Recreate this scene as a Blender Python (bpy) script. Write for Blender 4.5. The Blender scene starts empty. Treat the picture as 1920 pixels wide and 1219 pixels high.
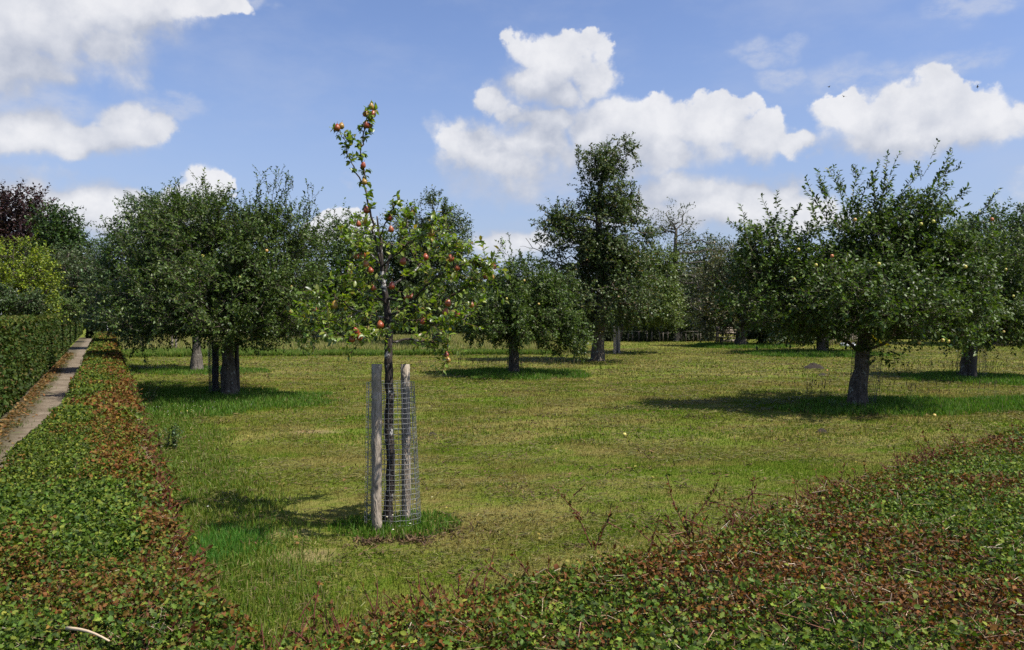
import bpy, math, random
import numpy as np
R = np.random.default_rng(11)
random.seed(5)
sc = bpy.context.scene
rad = math.radians

# ---------------------------------------------------------------- camera
FPX = 1493.0            # focal length in photo pixels (28 mm)
CAM_H = 2.2
PITCH = math.atan(26.5 / FPX)
cam = bpy.data.cameras.new('camera'); cam_o = bpy.data.objects.new('camera', cam)
sc.collection.objects.link(cam_o); sc.camera = cam_o
cam.sensor_width = 36; cam.lens = FPX * 36 / 1920; cam.clip_start = 0.05; cam.clip_end = 3000
cam_o.location = (0, 0, CAM_H); cam_o.rotation_euler = (math.pi / 2 - PITCH, 0, 0)

def ray(px, py):
    x = (px - 960) / FPX; y = -(py - 609.5) / FPX
    c, s = math.cos(PITCH), math.sin(PITCH)
    return np.array([x, c + y * s, -s + y * c])
def at(px, py, d):                      # point seen at that photo pixel, d metres away along Y
    r = ray(px, py); return np.array([0, 0, CAM_H]) + r * (d / r[1])
def G(px, py, z=0.0):                   # the same on the plane of height z
    r = ray(px, py); return np.array([0, 0, CAM_H]) + r * ((z - CAM_H) / r[2])

# ---------------------------------------------------------------- sun
SUN_EL = rad(59); sx, sy = 1.0, -0.42
SUN_AZ = math.atan2(sx, sy)             # clockwise from +Y
sun = bpy.data.lights.new('sun', 'SUN'); sun.energy = 5.0; sun.angle = rad(0.5); sun.color = (1.0, 0.955, 0.88)
sun_o = bpy.data.objects.new('sun', sun); sc.collection.objects.link(sun_o)
sun_o.rotation_euler = (math.pi / 2 - SUN_EL, 0, math.pi - SUN_AZ)
sun_o.location = (20, -10, 40)
sc.view_settings.view_transform = 'Standard'; sc.view_settings.look = 'None'
sc.view_settings.exposure = 0.5; sc.view_settings.gamma = 1.0
sc.cycles.max_bounces = 5; sc.cycles.diffuse_bounces = 3; sc.cycles.glossy_bounces = 2
sc.cycles.transmission_bounces = 3; sc.cycles.transparent_max_bounces = 4
sc.cycles.caustics_reflective = False; sc.cycles.caustics_refractive = False
sc.cycles.use_denoising = False

# ---------------------------------------------------------------- node helper
class NT:
    def __init__(s, tree): s.t = tree; s.n = tree.nodes; s.l = tree.links
    def put(s, sock, v):
        if v is None: return
        if isinstance(v, bpy.types.NodeSocket): s.l.new(v, sock)
        else: sock.default_value = v
    def new(s, typ, ins=None, **props):
        n = s.n.new(typ)
        for k, v in props.items(): setattr(n, k, v)
        for k, v in (ins or {}).items(): s.put(n.inputs[k], v)
        return n
    def m(s, op, a, b=None, c=None, clamp=False):
        n = s.new('ShaderNodeMath', operation=op, use_clamp=clamp)
        for i, v in enumerate((a, b, c)): s.put(n.inputs[i], v)
        return n.outputs[0]
    def v(s, op, a, b=None):
        n = s.new('ShaderNodeVectorMath', operation=op)
        s.put(n.inputs[0], a); s.put(n.inputs[1], b)
        return n.outputs['Value'] if op in ('LENGTH', 'DOT_PRODUCT') else n.outputs[0]
    def sep(s, a): return s.new('ShaderNodeSeparateXYZ', {0: a}).outputs
    def comb(s, x, y, z): return s.new('ShaderNodeCombineXYZ', {0: x, 1: y, 2: z}).outputs[0]
    def noise(s, vec, scale, detail=4, rough=0.55, dist=0.0):
        return s.new('ShaderNodeTexNoise', {'Vector': vec, 'Scale': scale, 'Detail': detail, 'Roughness': rough, 'Distortion': dist}).outputs['Fac']
    def ramp(s, f, a, b, lo=0.0, hi=1.0, smooth=True):
        n = s.new('ShaderNodeMapRange', {0: f, 1: a, 2: b, 3: lo, 4: hi}); n.interpolation_type = 'SMOOTHSTEP' if smooth else 'LINEAR'
        return n.outputs[0]
    def mix(s, f, a, b, blend='MIX'):
        n = s.new('ShaderNodeMix', data_type='RGBA', blend_type=blend)
        s.put(n.inputs['Factor'], f)
        for k, v in ((6, a), (7, b)):
            if isinstance(v, tuple) and len(v) == 3: v = (*v, 1)
            s.put(n.inputs[k], v)
        return n.outputs[2]

# ---------------------------------------------------------------- world: blue sky with cumulus
w = bpy.data.worlds.new('World'); sc.world = w; w.use_nodes = True
w.node_tree.nodes.clear(); T = NT(w.node_tree)
sky = T.new('ShaderNodeTexSky', sky_type='NISHITA', sun_disc=False)
sky.sun_elevation = SUN_EL; sky.sun_rotation = SUN_AZ; sky.altitude = 50; sky.air_density = 1.0; sky.dust_density = 1.2; sky.ozone_density = 1.6
SKY_K = 0.125
def azel(px, py):
    r = ray(px, py); r = r / np.linalg.norm(r)
    return math.atan2(r[0], r[1]), math.asin(r[2])
BLOBS = [  # photo position and size of every cloud lobe, turned into compass direction and height
 (90,50,200,100),(30,120,130,60),(215,25,150,52),(320,-5,130,32),(190,85,85,50),(-60,60,200,120),(400,-5,60,20),
 (50,238,95,42),(150,262,120,34),(245,243,66,40),(298,235,34,34),(5,250,80,38),
 (30,362,100,55),(130,388,120,48),(232,388,55,38),(378,352,48,52),(345,395,80,36),(190,430,220,34),(-30,350,80,50),
 (1045,112,100,58),(1005,165,85,50),(925,192,50,24),(1115,150,52,42),(1050,185,90,34),(1040,225,120,34,.9),(930,290,90,50),(1070,85,55,32),(1000,228,110,26,.9),(960,215,60,22,.8),(1000,110,60,35),
 (880,260,62,50),(950,300,120,95),(1120,238,85,62),(1215,232,110,58),(1325,240,98,56),(1415,262,80,46),(1500,275,50,24),(1190,290,230,66),(1010,262,80,60),
 (1250,365,150,42),(1415,358,105,42),(1330,395,260,48),(930,460,75,36),(640,425,70,34),(1000,455,90,30),(1480,420,120,34),
 (1588,222,62,48),(1725,208,85,58),(1832,228,58,50),(1700,252,170,42),(1905,212,26,26),
 (2260,150,160,80),(-220,230,120,60),(2150,350,200,60),(-250,380,150,60)]
WISPS = [(1465,145,60,26),(1440,98,60,30),(1650,140,170,46),(1790,110,90,24),(330,195,90,24),(95,200,130,36),(655,335,26,22),(816,228,24,26),(1000,350,200,50),(480,8,60,16),(1830,6,110,30),(1120,420,180,40)]
g = bpy.data.node_groups.new('cloud_field', 'ShaderNodeTree')
g.interface.new_socket('P', in_out='INPUT', socket_type='NodeSocketVector')
g.interface.new_socket('D', in_out='OUTPUT', socket_type='NodeSocketFloat')
Q = NT(g); gi = Q.new('NodeGroupInput'); go = Q.new('NodeGroupOutput')
P0 = gi.outputs[0]
wn = Q.new('ShaderNodeTexNoise', {'Vector': P0, 'Scale': 14.0, 'Detail': 5.0, 'Roughness': 0.6}).outputs['Color']
Pw = Q.v('ADD', P0, Q.v('MULTIPLY', Q.v('SUBTRACT', wn, (0.5, 0.5, 0.5)), (0.075, 0.055, 0.0)))
cur = None
for bl in BLOBS:
    bx, by, brx, bry = bl[:4]; amp = bl[4] if len(bl) > 4 else 1.0
    a0, e0 = azel(bx, by); ka = FPX / brx; ke = FPX / bry
    d = Q.v('LENGTH', Q.v('MULTIPLY', Q.v('SUBTRACT', Pw, (a0, e0, 0)), (ka * 0.93, ke * 0.93, 1)))
    f = Q.m('SUBTRACT', amp, d)
    cur = f if cur is None else Q.m('SMOOTH_MAX', cur, f, 0.14)
n1 = Q.noise(P0, 19.0, 8, 0.55); vo = Q.new('ShaderNodeTexVoronoi', {'Vector': Pw, 'Scale': 42.0}, feature='SMOOTH_F1').outputs['Distance']
D = Q.m('ADD', cur, Q.m('MULTIPLY', Q.m('SUBTRACT', n1, 0.5), 0.95))
D = Q.m('SUBTRACT', D, Q.m('MULTIPLY', Q.m('SUBTRACT', vo, 0.35), 0.35))
Q.put(go.inputs[0], D)
tc = T.new('ShaderNodeTexCoord').outputs['Generated']
X, Y, Z = T.sep(tc)
az = T.m('ARCTAN2', X, Y); el = T.m('ARCSINE', Z)
P = T.comb(az, el, 0.0)
def field(vec):
    n = T.new('ShaderNodeGroup'); n.node_tree = g; T.put(n.inputs[0], vec); return n.outputs[0]
D0 = field(P); D1 = field(T.v('ADD', P, (0.014, 0.044, 0)))
lit = T.ramp(T.m('SUBTRACT', D0, D1), -1.25, 1.05, smooth=False)
alpha = T.m('DIVIDE', T.m('ADD', D0, 0.05), T.m('MULTIPLY_ADD', T.m('SUBTRACT', 1.0, lit), 1.15, 0.13))
alpha = T.m('MULTIPLY', T.ramp(alpha, 0.0, 1.0), 0.94)
low = T.ramp(el, 0.03, 0.30)
alpha = T.m('MULTIPLY', alpha, T.ramp(el, 0.0, 0.10, 0.35, 1.0))
lit = T.ramp(lit, 0.33, 0.98)
big = T.noise(P, 9.0, 3, 0.5)
fin = T.noise(P, 30.0, 5, 0.6)
lit = T.m('ADD', T.m('MULTIPLY', lit, 0.80), T.m('ADD', T.m('MULTIPLY', T.m('SUBTRACT', big, 0.47), 1.1), T.m('MULTIPLY', T.m('SUBTRACT', fin, 0.47), 1.0)), clamp=True)
ccol = T.mix(lit, (0.36, 0.385, 0.45), (0.63, 0.63, 0.645))
skyc = T.v('MULTIPLY', sky.outputs[0], (SKY_K * 0.78, SKY_K * 0.79, SKY_K * 0.94))
veil = T.m('MULTIPLY', T.ramp(T.noise(T.v('MULTIPLY', P, (4, 9, 1)), 1.0, 6, 0.6), 0.42, 0.75), 0.22)
wf = None
wp = T.v('ADD', P, T.v('MULTIPLY', T.v('SUBTRACT', T.new('ShaderNodeTexNoise', {'Vector': P, 'Scale': 18.0, 'Detail': 4.0}).outputs['Color'], (0.5, 0.5, 0.5)), (0.10, 0.06, 0)))
for bx, by, brx, bry in WISPS:
    a0, e0 = azel(bx, by); f = T.m('SUBTRACT', 1.0, T.v('LENGTH', T.v('MULTIPLY', T.v('SUBTRACT', wp, (a0, e0, 0)), (FPX / brx, FPX / bry, 1))))
    wf = f if wf is None else T.m('MAXIMUM', wf, f)
wn_ = T.noise(T.v('MULTIPLY', P, (18, 34, 1)), 1.0, 6, 0.65)
veil = T.m('ADD', veil, T.m('MULTIPLY', T.m('MULTIPLY', T.ramp(wf, 0.0, 0.6), T.ramp(wn_, 0.30, 0.65)), 0.55))
skyc = T.mix(veil, skyc, (0.44, 0.47, 0.55))
hz = T.ramp(el, 0.0, 0.36, 0.62, 0.0)
skyc = T.mix(hz, skyc, (0.27, 0.33, 0.465))
col = T.mix(alpha, skyc, ccol)
bg = T.new('ShaderNodeBackground', {'Color': col, 'Strength': 1.0})
T.new('ShaderNodeOutputWorld', {'Surface': bg.outputs[0]})
w.cycles.sampling_method = 'MANUAL'; w.cycles.sample_map_resolution = 512

# ---------------------------------------------------------------- numpy helpers
def hash2(ix, iy, s):
    h = (ix * 374761393 + iy * 668265263 + s * 974634777).astype(np.int64) & 0xffffffff
    h = ((h ^ (h >> 13)) * 1274126177) & 0xffffffff
    return ((h ^ (h >> 16)) & 0xffff) / 65535.0
def vnoise(x, y, s=0):
    x = np.asarray(x, float); y = np.asarray(y, float)
    ix = np.floor(x).astype(np.int64); iy = np.floor(y).astype(np.int64); fx = x - ix; fy = y - iy
    fx = fx * fx * (3 - 2 * fx); fy = fy * fy * (3 - 2 * fy)
    a = hash2(ix, iy, s); b = hash2(ix + 1, iy, s); c = hash2(ix, iy + 1, s); d = hash2(ix + 1, iy + 1, s)
    return (a * (1 - fx) + b * fx) * (1 - fy) + (c * (1 - fx) + d * fx) * fy
def fbm(x, y, s=0, o=4):
    t = 0; a = 0.5; n = 0
    for k in range(o): t = t + a * vnoise(x * 2 ** k, y * 2 ** k, s + k * 17); n += a; a *= 0.5
    return t / n
def unit(v): return v / np.maximum(np.linalg.norm(v, axis=-1, keepdims=True), 1e-9)
def rvec(n):
    v = R.normal(size=(n, 3)); return unit(v)

class MB:
    def __init__(s): s.V = []; s.F = []; s.C = []; s.M = []; s.n = 0
    def add(s, V, F, C=(1, 1, 1), mi=0):
        V = np.asarray(V, float).reshape(-1, 3); F = np.asarray(F, int).reshape(-1, 3)
        C = np.asarray(C, float)
        if C.ndim == 1: C = np.broadcast_to(C, (len(V), 3))
        s.V.append(V); s.F.append(F + s.n); s.C.append(C); s.M.append(np.full(len(F), mi)); s.n += len(V)
    def quads(s, V, Qd, C=(1, 1, 1), mi=0):
        Qd = np.asarray(Qd, int); s.add(V, np.concatenate([Qd[:, [0, 1, 2]], Qd[:, [0, 2, 3]]]), C, mi)
    def build(s, name, mats, parent=None, smooth=False, loc=None):
        V = np.concatenate(s.V).astype(np.float32); F = np.concatenate(s.F).astype(np.int32)
        C = np.concatenate(s.C); M = np.concatenate(s.M).astype(np.int32)
        me = bpy.data.meshes.new(name)
        me.vertices.add(len(V)); me.vertices.foreach_set('co', V.ravel())
        me.loops.add(len(F) * 3); me.loops.foreach_set('vertex_index', F.ravel())
        me.polygons.add(len(F)); me.polygons.foreach_set('loop_start', np.arange(0, len(F) * 3, 3, dtype=np.int32))
        me.polygons.foreach_set('material_index', M)
        if smooth: me.polygons.foreach_set('use_smooth', np.ones(len(F), bool))
        me.update(calc_edges=True)
        at_ = me.color_attributes.new('tint', 'FLOAT_COLOR', 'POINT')
        at_.data.foreach_set('color', np.concatenate([C, np.ones((len(C), 1))], 1).astype(np.float32).ravel())
        for m in (mats if isinstance(mats, (list, tuple)) else [mats]): me.materials.append(m)
        o = bpy.data.objects.new(name, me); sc.collection.objects.link(o)
        if parent is not None: o.parent = parent
        if loc is not None: o.location = loc
        return o
def tag(o, label=None, cat=None, group=None, kind=None):
    for k, v in (('label', label), ('category', cat), ('group', group), ('kind', kind)):
        if v: o[k] = v
    return o
def empty(name, loc, label=None, cat=None, group=None):
    o = bpy.data.objects.new(name, None); sc.collection.objects.link(o); o.location = tuple(loc)
    o.empty_display_size = 0.2
    return tag(o, label, cat, group)

def tube(mb, pts, rr, sides=8, C=(1, 1, 1), mi=0, wob=0.0, cap=True):
    pts = np.asarray(pts, float); n = len(pts); rr = np.broadcast_to(np.asarray(rr, float), (n,))
    t = unit(np.gradient(pts, axis=0)); ref = np.array([0.0, 1.0, 0.0]) if abs(t[:, 1]).mean() < 0.8 else np.array([1.0, 0, 0])
    a = unit(np.cross(t, ref)); b = np.cross(t, a)
    th = np.arange(sides) * 2 * math.pi / sides
    r = rr[:, None] * (1 + wob * (R.random((n, sides)) - 0.5) * 2 if wob else np.ones((n, sides)))
    V = pts[:, None] + r[..., None] * (np.cos(th)[None, :, None] * a[:, None] + np.sin(th)[None, :, None] * b[:, None])
    V = V.reshape(-1, 3); q = []
    i = np.arange(n - 1)[:, None] * sides; j = np.arange(sides)[None]; j2 = (j + 1) % sides
    q = np.stack([i + j, i + j2, i + sides + j2, i + sides + j], -1).reshape(-1, 4)
    F = np.concatenate([q[:, [0, 1, 2]], q[:, [0, 2, 3]]])
    if cap:
        V = np.concatenate([V, pts[:1], pts[-1:]]); k = n * sides
        jj = np.arange(sides); j3 = (jj + 1) % sides
        F = np.concatenate([F, np.stack([np.full(sides, k), j3, jj], -1), np.stack([np.full(sides, k + 1), (n - 1) * sides + jj, (n - 1) * sides + j3], -1)])
    mb.add(V, F, C, mi)
def cones(mb, A, B, ra, rb, sides=4, C=(1, 1, 1), mi=0):     # many tapered sticks at once
    n = len(A)
    if n == 0: return
    t = unit(B - A); ref = np.where(np.abs(t[:, 2:3]) > 0.9, np.array([[1.0, 0, 0]]), np.array([[0, 0, 1.0]]))
    a = unit(np.cross(t, ref)); b = np.cross(t, a)
    th = np.arange(sides) * 2 * math.pi / sides
    ring = np.cos(th)[None, :, None] * a[:, None] + np.sin(th)[None, :, None] * b[:, None]
    ra = np.broadcast_to(ra, (n,)); rb = np.broadcast_to(rb, (n,))
    V = np.concatenate([A[:, None] + ring * ra[:, None, None], B[:, None] + ring * rb[:, None, None]], 1)
    j = np.arange(sides); j2 = (j + 1) % sides
    f = np.concatenate([np.stack([j, j2, sides + j2], -1), np.stack([j, sides + j2, sides + j], -1)])
    F = (np.arange(n)[:, None, None] * 2 * sides + f[None]).reshape(-1, 3)
    C = np.asarray(C, float)
    if C.ndim == 2: C = np.repeat(C, 2 * sides, 0)
    mb.add(V.reshape(-1, 3), F, C, mi)

LEAF_S = (np.array([[0, 0, 0], [.42, -.5, .13], [1, 0, -.06], [.42, .5, .13]]), np.array([[0, 1, 2], [0, 2, 3]]))
LEAF_M = (np.array([[0, 0, 0], [.25, -.42, .10], [.62, -.44, .12], [1, 0, -.22], [.62, .44, .12], [.25, .42, .10], [.5, 0, 0]]),
          np.array([[6, 0, 1], [6, 1, 2], [6, 2, 3], [6, 3, 4], [6, 4, 5], [6, 5, 0]]))
_h = [(0, 0, 0), (.18, -.10, 0), (.28, -.46, .10), (.42, -.22, .04), (.60, -.50, .12), (.72, -.22, .02), (.98, -.20, -.03), (1.0, .16, -.05),
      (.74, .22, .02), (.62, .50, .12), (.42, .22, .04), (.26, .44, .10), (.16, .10, 0), (.45, 0, -.04)]
LEAF_H = (np.array(_h), np.array([[13, i, (i + 1) % 13] for i in range(13)]))
def leaves(mb, P, D, N, L, W, C, tpl=LEAF_S, mi=0):
    n = len(P)
    if n == 0: return
    D = unit(D); S = unit(np.cross(D, N)); N2 = np.cross(S, D)
    tv, tf = tpl; k = len(tv)
    L = np.broadcast_to(L, (n,)); W = np.broadcast_to(W, (n,))
    V = (P[:, None] + tv[None, :, 0, None] * (L[:, None, None] * D[:, None]) + tv[None, :, 1, None] * (W[:, None, None] * S[:, None])
         + tv[None, :, 2, None] * (W[:, None, None] * N2[:, None]))
    F = (np.arange(n)[:, None, None] * k + tf[None]).reshape(-1, 3)
    mb.add(V.reshape(-1, 3), F, np.repeat(C, k, 0), mi)
def pal(n, cols, wts=None, var=0.18):
    cols = np.array(cols, float); i = R.choice(len(cols), n, p=wts)
    return np.clip(cols[i] * (1 + var * R.normal(size=(n, 1))) * (1 + 0.06 * R.normal(size=(n, 3))), 0.004, 0.9)

# ---------------------------------------------------------------- materials
def mat(name):
    m = bpy.data.materials.new(name); m.use_nodes = True; m.node_tree.nodes.clear(); return m, NT(m.node_tree)
def tintn(t): return t.new('ShaderNodeAttribute', attribute_name='tint').outputs['Color']
def m_leaf(name, rough=0.42, trans=0.28, under=(1.35, 1.3, 1.5), tr=(1.5, 1.6, 0.5), spec=0.5):
    m, t = mat(name); c = tintn(t)
    geo = t.new('ShaderNodeNewGeometry')
    n = t.noise(geo.outputs['Position'], 60.0, 2)
    c = t.mix(1.0, c, t.mix(n, (0.72, 0.72, 0.72), (1.25, 1.25, 1.25)), 'MULTIPLY')
    cb = t.mix(geo.outputs['Backfacing'], c, t.v('MULTIPLY', c, under))
    p = t.new('ShaderNodeBsdfPrincipled', {'Base Color': cb, 'Roughness': rough, 'Specular IOR Level': spec})
    tl = t.new('ShaderNodeBsdfTranslucent', {'Color': t.v('MULTIPLY', c, tr)})
    mx = t.new('ShaderNodeMixShader', {0: trans, 1: p.outputs[0], 2: tl.outputs[0]})
    t.new('ShaderNodeOutputMaterial', {'Surface': mx.outputs[0]}); return m
M_LEAF = m_leaf('leaf', 0.45, 0.26, (1.3, 1.25, 1.1), spec=0.32); M_PEARLEAF = m_leaf('pear_leaf', 0.36, 0.36, (1.2, 1.2, 1.5), (1.6, 1.9, 0.5))
M_HEDGE = m_leaf('hedge_leaf', 0.62, 0.24, (1.15, 1.15, 0.9), spec=0.18); M_GRASS = m_leaf('grass_blade', 0.6, 0.34, (1, 1, 1), (1.3, 1.5, 0.6), 0.3)
def m_bark(name, a, b, scale=18.0, lichen=(0.30, 0.30, 0.24), lk=0.25, bump=0.5):
    m, t = mat(name); pos = t.new('ShaderNodeTexCoord').outputs['Object']
    st = t.v('MULTIPLY', pos, (1, 1, 0.22))
    n = t.noise(st, scale, 6, 0.65); n2 = t.noise(pos, 9.0, 5, 0.7)
    v = t.new('ShaderNodeTexVoronoi', {'Vector': st, 'Scale': scale * 1.6}, feature='DISTANCE_TO_EDGE').outputs['Distance']
    c = t.mix(t.ramp(n, 0.3, 0.7), a, b)
    c = t.mix(t.m('MULTIPLY', t.ramp(n2, 0.56, 0.66), lk * 3, clamp=True), c, lichen)
    hgt = t.m('ADD', t.m('MULTIPLY', t.ramp(v, 0.0, 0.25), 0.6), n)
    bp = t.new('ShaderNodeBump', {'Height': hgt, 'Strength': bump, 'Distance': 0.03})
    p = t.new('ShaderNodeBsdfPrincipled', {'Base Color': c, 'Roughness': 0.9, 'Normal': bp.outputs[0], 'Specular IOR Level': 0.2})
    t.new('ShaderNodeOutputMaterial', {'Surface': p.outputs[0]}); return m
M_BARK = m_bark('apple_bark', (0.055, 0.043, 0.032), (0.15, 0.12, 0.09), lk=.35)
M_BARKPEAR = m_bark('young_pear_bark', (0.022, 0.018, 0.016), (0.07, 0.055, 0.045), 30, (0.42, 0.40, 0.37), 0.5)
M_BARKGREY = m_bark('grey_bark', (0.07, 0.06, 0.05), (0.17, 0.145, 0.115))
M_STAKE = m_bark('weathered_stake_wood', (0.19, 0.155, 0.115), (0.44, 0.37, 0.29), 26, (0.5, 0.45, 0.38), 0.12, 0.35)
M_TWIG = m_bark('twig', (0.10, 0.06, 0.035), (0.20, 0.13, 0.08), 40)
def m_plain(name, col, rough=0.7, metal=0.0, var=0.25, scale=12.0, bump=0.0):
    m, t = mat(name); pos = t.new('ShaderNodeTexCoord').outputs['Object']; n = t.noise(pos, scale, 5, 0.6)
    c = t.mix(n, tuple(x * (1 - var) for x in col), tuple(min(1, x * (1 + var)) for x in col))
    ins = {'Base Color': c, 'Roughness': rough, 'Metallic': metal}
    if bump: ins['Normal'] = t.new('ShaderNodeBump', {'Height': n, 'Strength': bump, 'Distance': 0.02}).outputs[0]
    p = t.new('ShaderNodeBsdfPrincipled', ins); t.new('ShaderNodeOutputMaterial', {'Surface': p.outputs[0]}); return m
def m_tint(name, rough=0.8, spec=0.2):
    m, t = mat(name); p = t.new('ShaderNodeBsdfPrincipled', {'Base Color': tintn(t), 'Roughness': rough, 'Specular IOR Level': spec})
    t.new('ShaderNodeOutputMaterial', {'Surface': p.outputs[0]}); return m
M_TINT = m_tint('tinted_twig'); M_WIRE = m_plain('galvanised_wire', (0.24, 0.245, 0.24), 0.5, 0.5, 0.3)
M_RUSTWIRE = m_plain('dull_wire', (0.10, 0.10, 0.10), 0.6, 0.5, 0.2)
M_DARKWOOD = m_plain('dark_wood', (0.07, 0.055, 0.045), 0.85, 0, 0.4, 8, 0.3)
M_PALEWOOD = m_plain('pale_plank', (0.34, 0.27, 0.21), 0.85, 0, 0.3, 8, 0.3)
M_WHITE = m_plain('white_paint', (0.72, 0.73, 0.74), 0.5, 0, 0.06)
M_YELLOW = m_plain('yellow_plastic', (0.75, 0.58, 0.03), 0.4, 0, 0.1)
M_CLAY = m_plain('red_clay', (0.42, 0.15, 0.085), 0.95, 0, 0.3, 6, 0.5)
M_SOIL = m_plain('dark_soil', (0.028, 0.020, 0.013), 1.0, 0, 0.5, 30, 0.8)

# lawn colour in world space, shared by the soil sheet and the blades that grow on it
lg = bpy.data.node_groups.new('lawn_colour', 'ShaderNodeTree')
lg.interface.new_socket('Color', in_out='OUTPUT', socket_type='NodeSocketColor')
lg.interface.new_socket('Height', in_out='OUTPUT', socket_type='NodeSocketFloat')
L_ = NT(lg); lo = L_.new('NodeGroupOutput'); pos = L_.new('ShaderNodeNewGeometry').outputs['Position']
px_, py_, pz_ = L_.sep(pos); xy = L_.comb(px_, py_, 0.0)
rot = L_.new('ShaderNodeVectorRotate', {'Vector': xy, 'Angle': rad(-24)}, rotation_type='Z_AXIS').outputs[0]
warp = L_.v('ADD', rot, L_.v('MULTIPLY', L_.new('ShaderNodeTexNoise', {'Vector': xy, 'Scale': 0.12, 'Detail': 2.0}).outputs['Color'], (3.5, 3.5, 0)))
rows = L_.noise(L_.v('MULTIPLY', warp, (0.16, 1.5, 1)), 1.0, 4, 0.6)
pat = L_.noise(xy, 0.45, 5, 0.62); fine = L_.noise(L_.v('MULTIPLY', rot, (0.6, 1.6, 1)), 7.0, 5, 0.7); tiny = L_.noise(xy, 38.0, 3, 0.6)
dry = L_.m('ADD', L_.m('MULTIPLY', rows, 0.62), L_.m('ADD', L_.m('MULTIPLY', pat, 0.7), L_.m('MULTIPLY', fine, 0.45)))
dryf = L_.ramp(dry, 0.77, 0.98)
# greener towards the left hedge and the near left part of the lawn
nd = L_.m('ADD', L_.m('MULTIPLY', px_, 0.891), L_.m('MULTIPLY', py_, 0.454))
dryf = L_.m('MULTIPLY', dryf, L_.ramp(nd, 0.6, 3.2, 0.30, 1.0))
c = L_.mix(dryf, (0.120, 0.160, 0.018), (0.205, 0.178, 0.050))
c = L_.mix(L_.m('MULTIPLY', L_.ramp(fine, 0.55, 0.70), 0.85), c, (0.085, 0.058, 0.026))
c = L_.mix(1.0, c, L_.mix(tiny, (0.6, 0.6, 0.6), (1.4, 1.4, 1.4)), 'MULTIPLY')
L_.put(lo.inputs[0], c); L_.put(lo.inputs[1], L_.m('ADD', fine, L_.m('MULTIPLY', tiny, 0.6)))
def m_ground():
    m, t = mat('lawn_ground'); gn = t.new('ShaderNodeGroup'); gn.node_tree = lg
    pos = t.new('ShaderNodeNewGeometry').outputs['Position']
    c = gn.outputs[0]
    for bx, by, rx_, ry_ in BARE:
        q = G(bx, by); d = t.v('LENGTH', t.v('MULTIPLY', t.v('SUBTRACT', pos, tuple(q)), (1 / rx_, 1 / ry_, 0)))
        d = t.m('ADD', d, t.m('MULTIPLY', t.m('SUBTRACT', t.noise(pos, 5.0, 4, 0.7), 0.5), 1.4))
        c = t.mix(t.ramp(d, 1.0, 0.3, 0.0, 0.65), c, (0.24, 0.175, 0.09))
    bp = t.new('ShaderNodeBump', {'Height': gn.outputs[1], 'Strength': 0.9, 'Distance': 0.05})
    p = t.new('ShaderNodeBsdfPrincipled', {'Base Color': c, 'Roughness': 0.95, 'Specular IOR Level': 0.1, 'Normal': bp.outputs[0]})
    t.new('ShaderNodeOutputMaterial', {'Surface': p.outputs[0]}); return m
def m_lawnblade():
    m, t = mat('lawn_blade'); gn = t.new('ShaderNodeGroup'); gn.node_tree = lg
    c = t.mix(1.0, gn.outputs[0], tintn(t), 'MULTIPLY')
    p = t.new('ShaderNodeBsdfDiffuse', {'Color': c}); tl = t.new('ShaderNodeBsdfTranslucent', {'Color': c})
    mx = t.new('ShaderNodeMixShader', {0: 0.3, 1: p.outputs[0], 2: tl.outputs[0]})
    t.new('ShaderNodeOutputMaterial', {'Surface': mx.outputs[0]}); return m
BARE = [(560, 1045, .5, .35), (412, 884, .25, .16), (400, 860, .4, .2), (520, 1000, .5, .3), (470, 735, 1.2, .8), (440, 700, 1.0, .5), (590, 810, .8, .3)]
M_GROUND = m_ground(); M_BLADE = m_lawnblade()
def m_path():
    m, t = mat('gravel_path'); pos = t.new('ShaderNodeNewGeometry').outputs['Position']
    n = t.noise(pos, 1.6, 5, 0.6); f = t.noise(pos, 45.0, 4, 0.7)
    v = t.new('ShaderNodeTexVoronoi', {'Vector': pos, 'Scale': 42.0}).outputs['Color']
    c = t.mix(t.ramp(n, 0.35, 0.65), (0.125, 0.093, 0.060), (0.195, 0.155, 0.108))
    c = t.mix(0.4, c, t.mix(1.0, c, t.mix(t.sep(v)[0], (0.5, 0.5, 0.5), (1.7, 1.7, 1.7)), 'MULTIPLY'))
    x, y, z = t.sep(pos); nn = t.m('ADD', t.m('MULTIPLY', x, 0.891), t.m('MULTIPLY', y, 0.454))
    edge = t.m('ADD', nn, t.m('MULTIPLY', t.noise(pos, 4.0, 4), 0.5))
    c = t.mix(t.ramp(edge, -1.00, -1.32, 0.0, 0.9), c, (0.070, 0.056, 0.024)); c = t.mix(t.ramp(edge, -.58, -.36, 0.0, 0.85), c, (0.06, 0.062, 0.022))
    c = t.mix(t.ramp(t.noise(pos, 1.1, 5, 0.7), 0.58, 0.68, 0.0, 0.7), c, (0.10, 0.12, 0.035))
    bp = t.new('ShaderNodeBump', {'Height': f, 'Strength': 0.6, 'Distance': 0.03})
    p = t.new('ShaderNodeBsdfPrincipled', {'Base Color': c, 'Roughness': 0.95, 'Normal': bp.outputs[0]})
    t.new('ShaderNodeOutputMaterial', {'Surface': p.outputs[0]}); return m
M_PATH = m_path()

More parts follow.
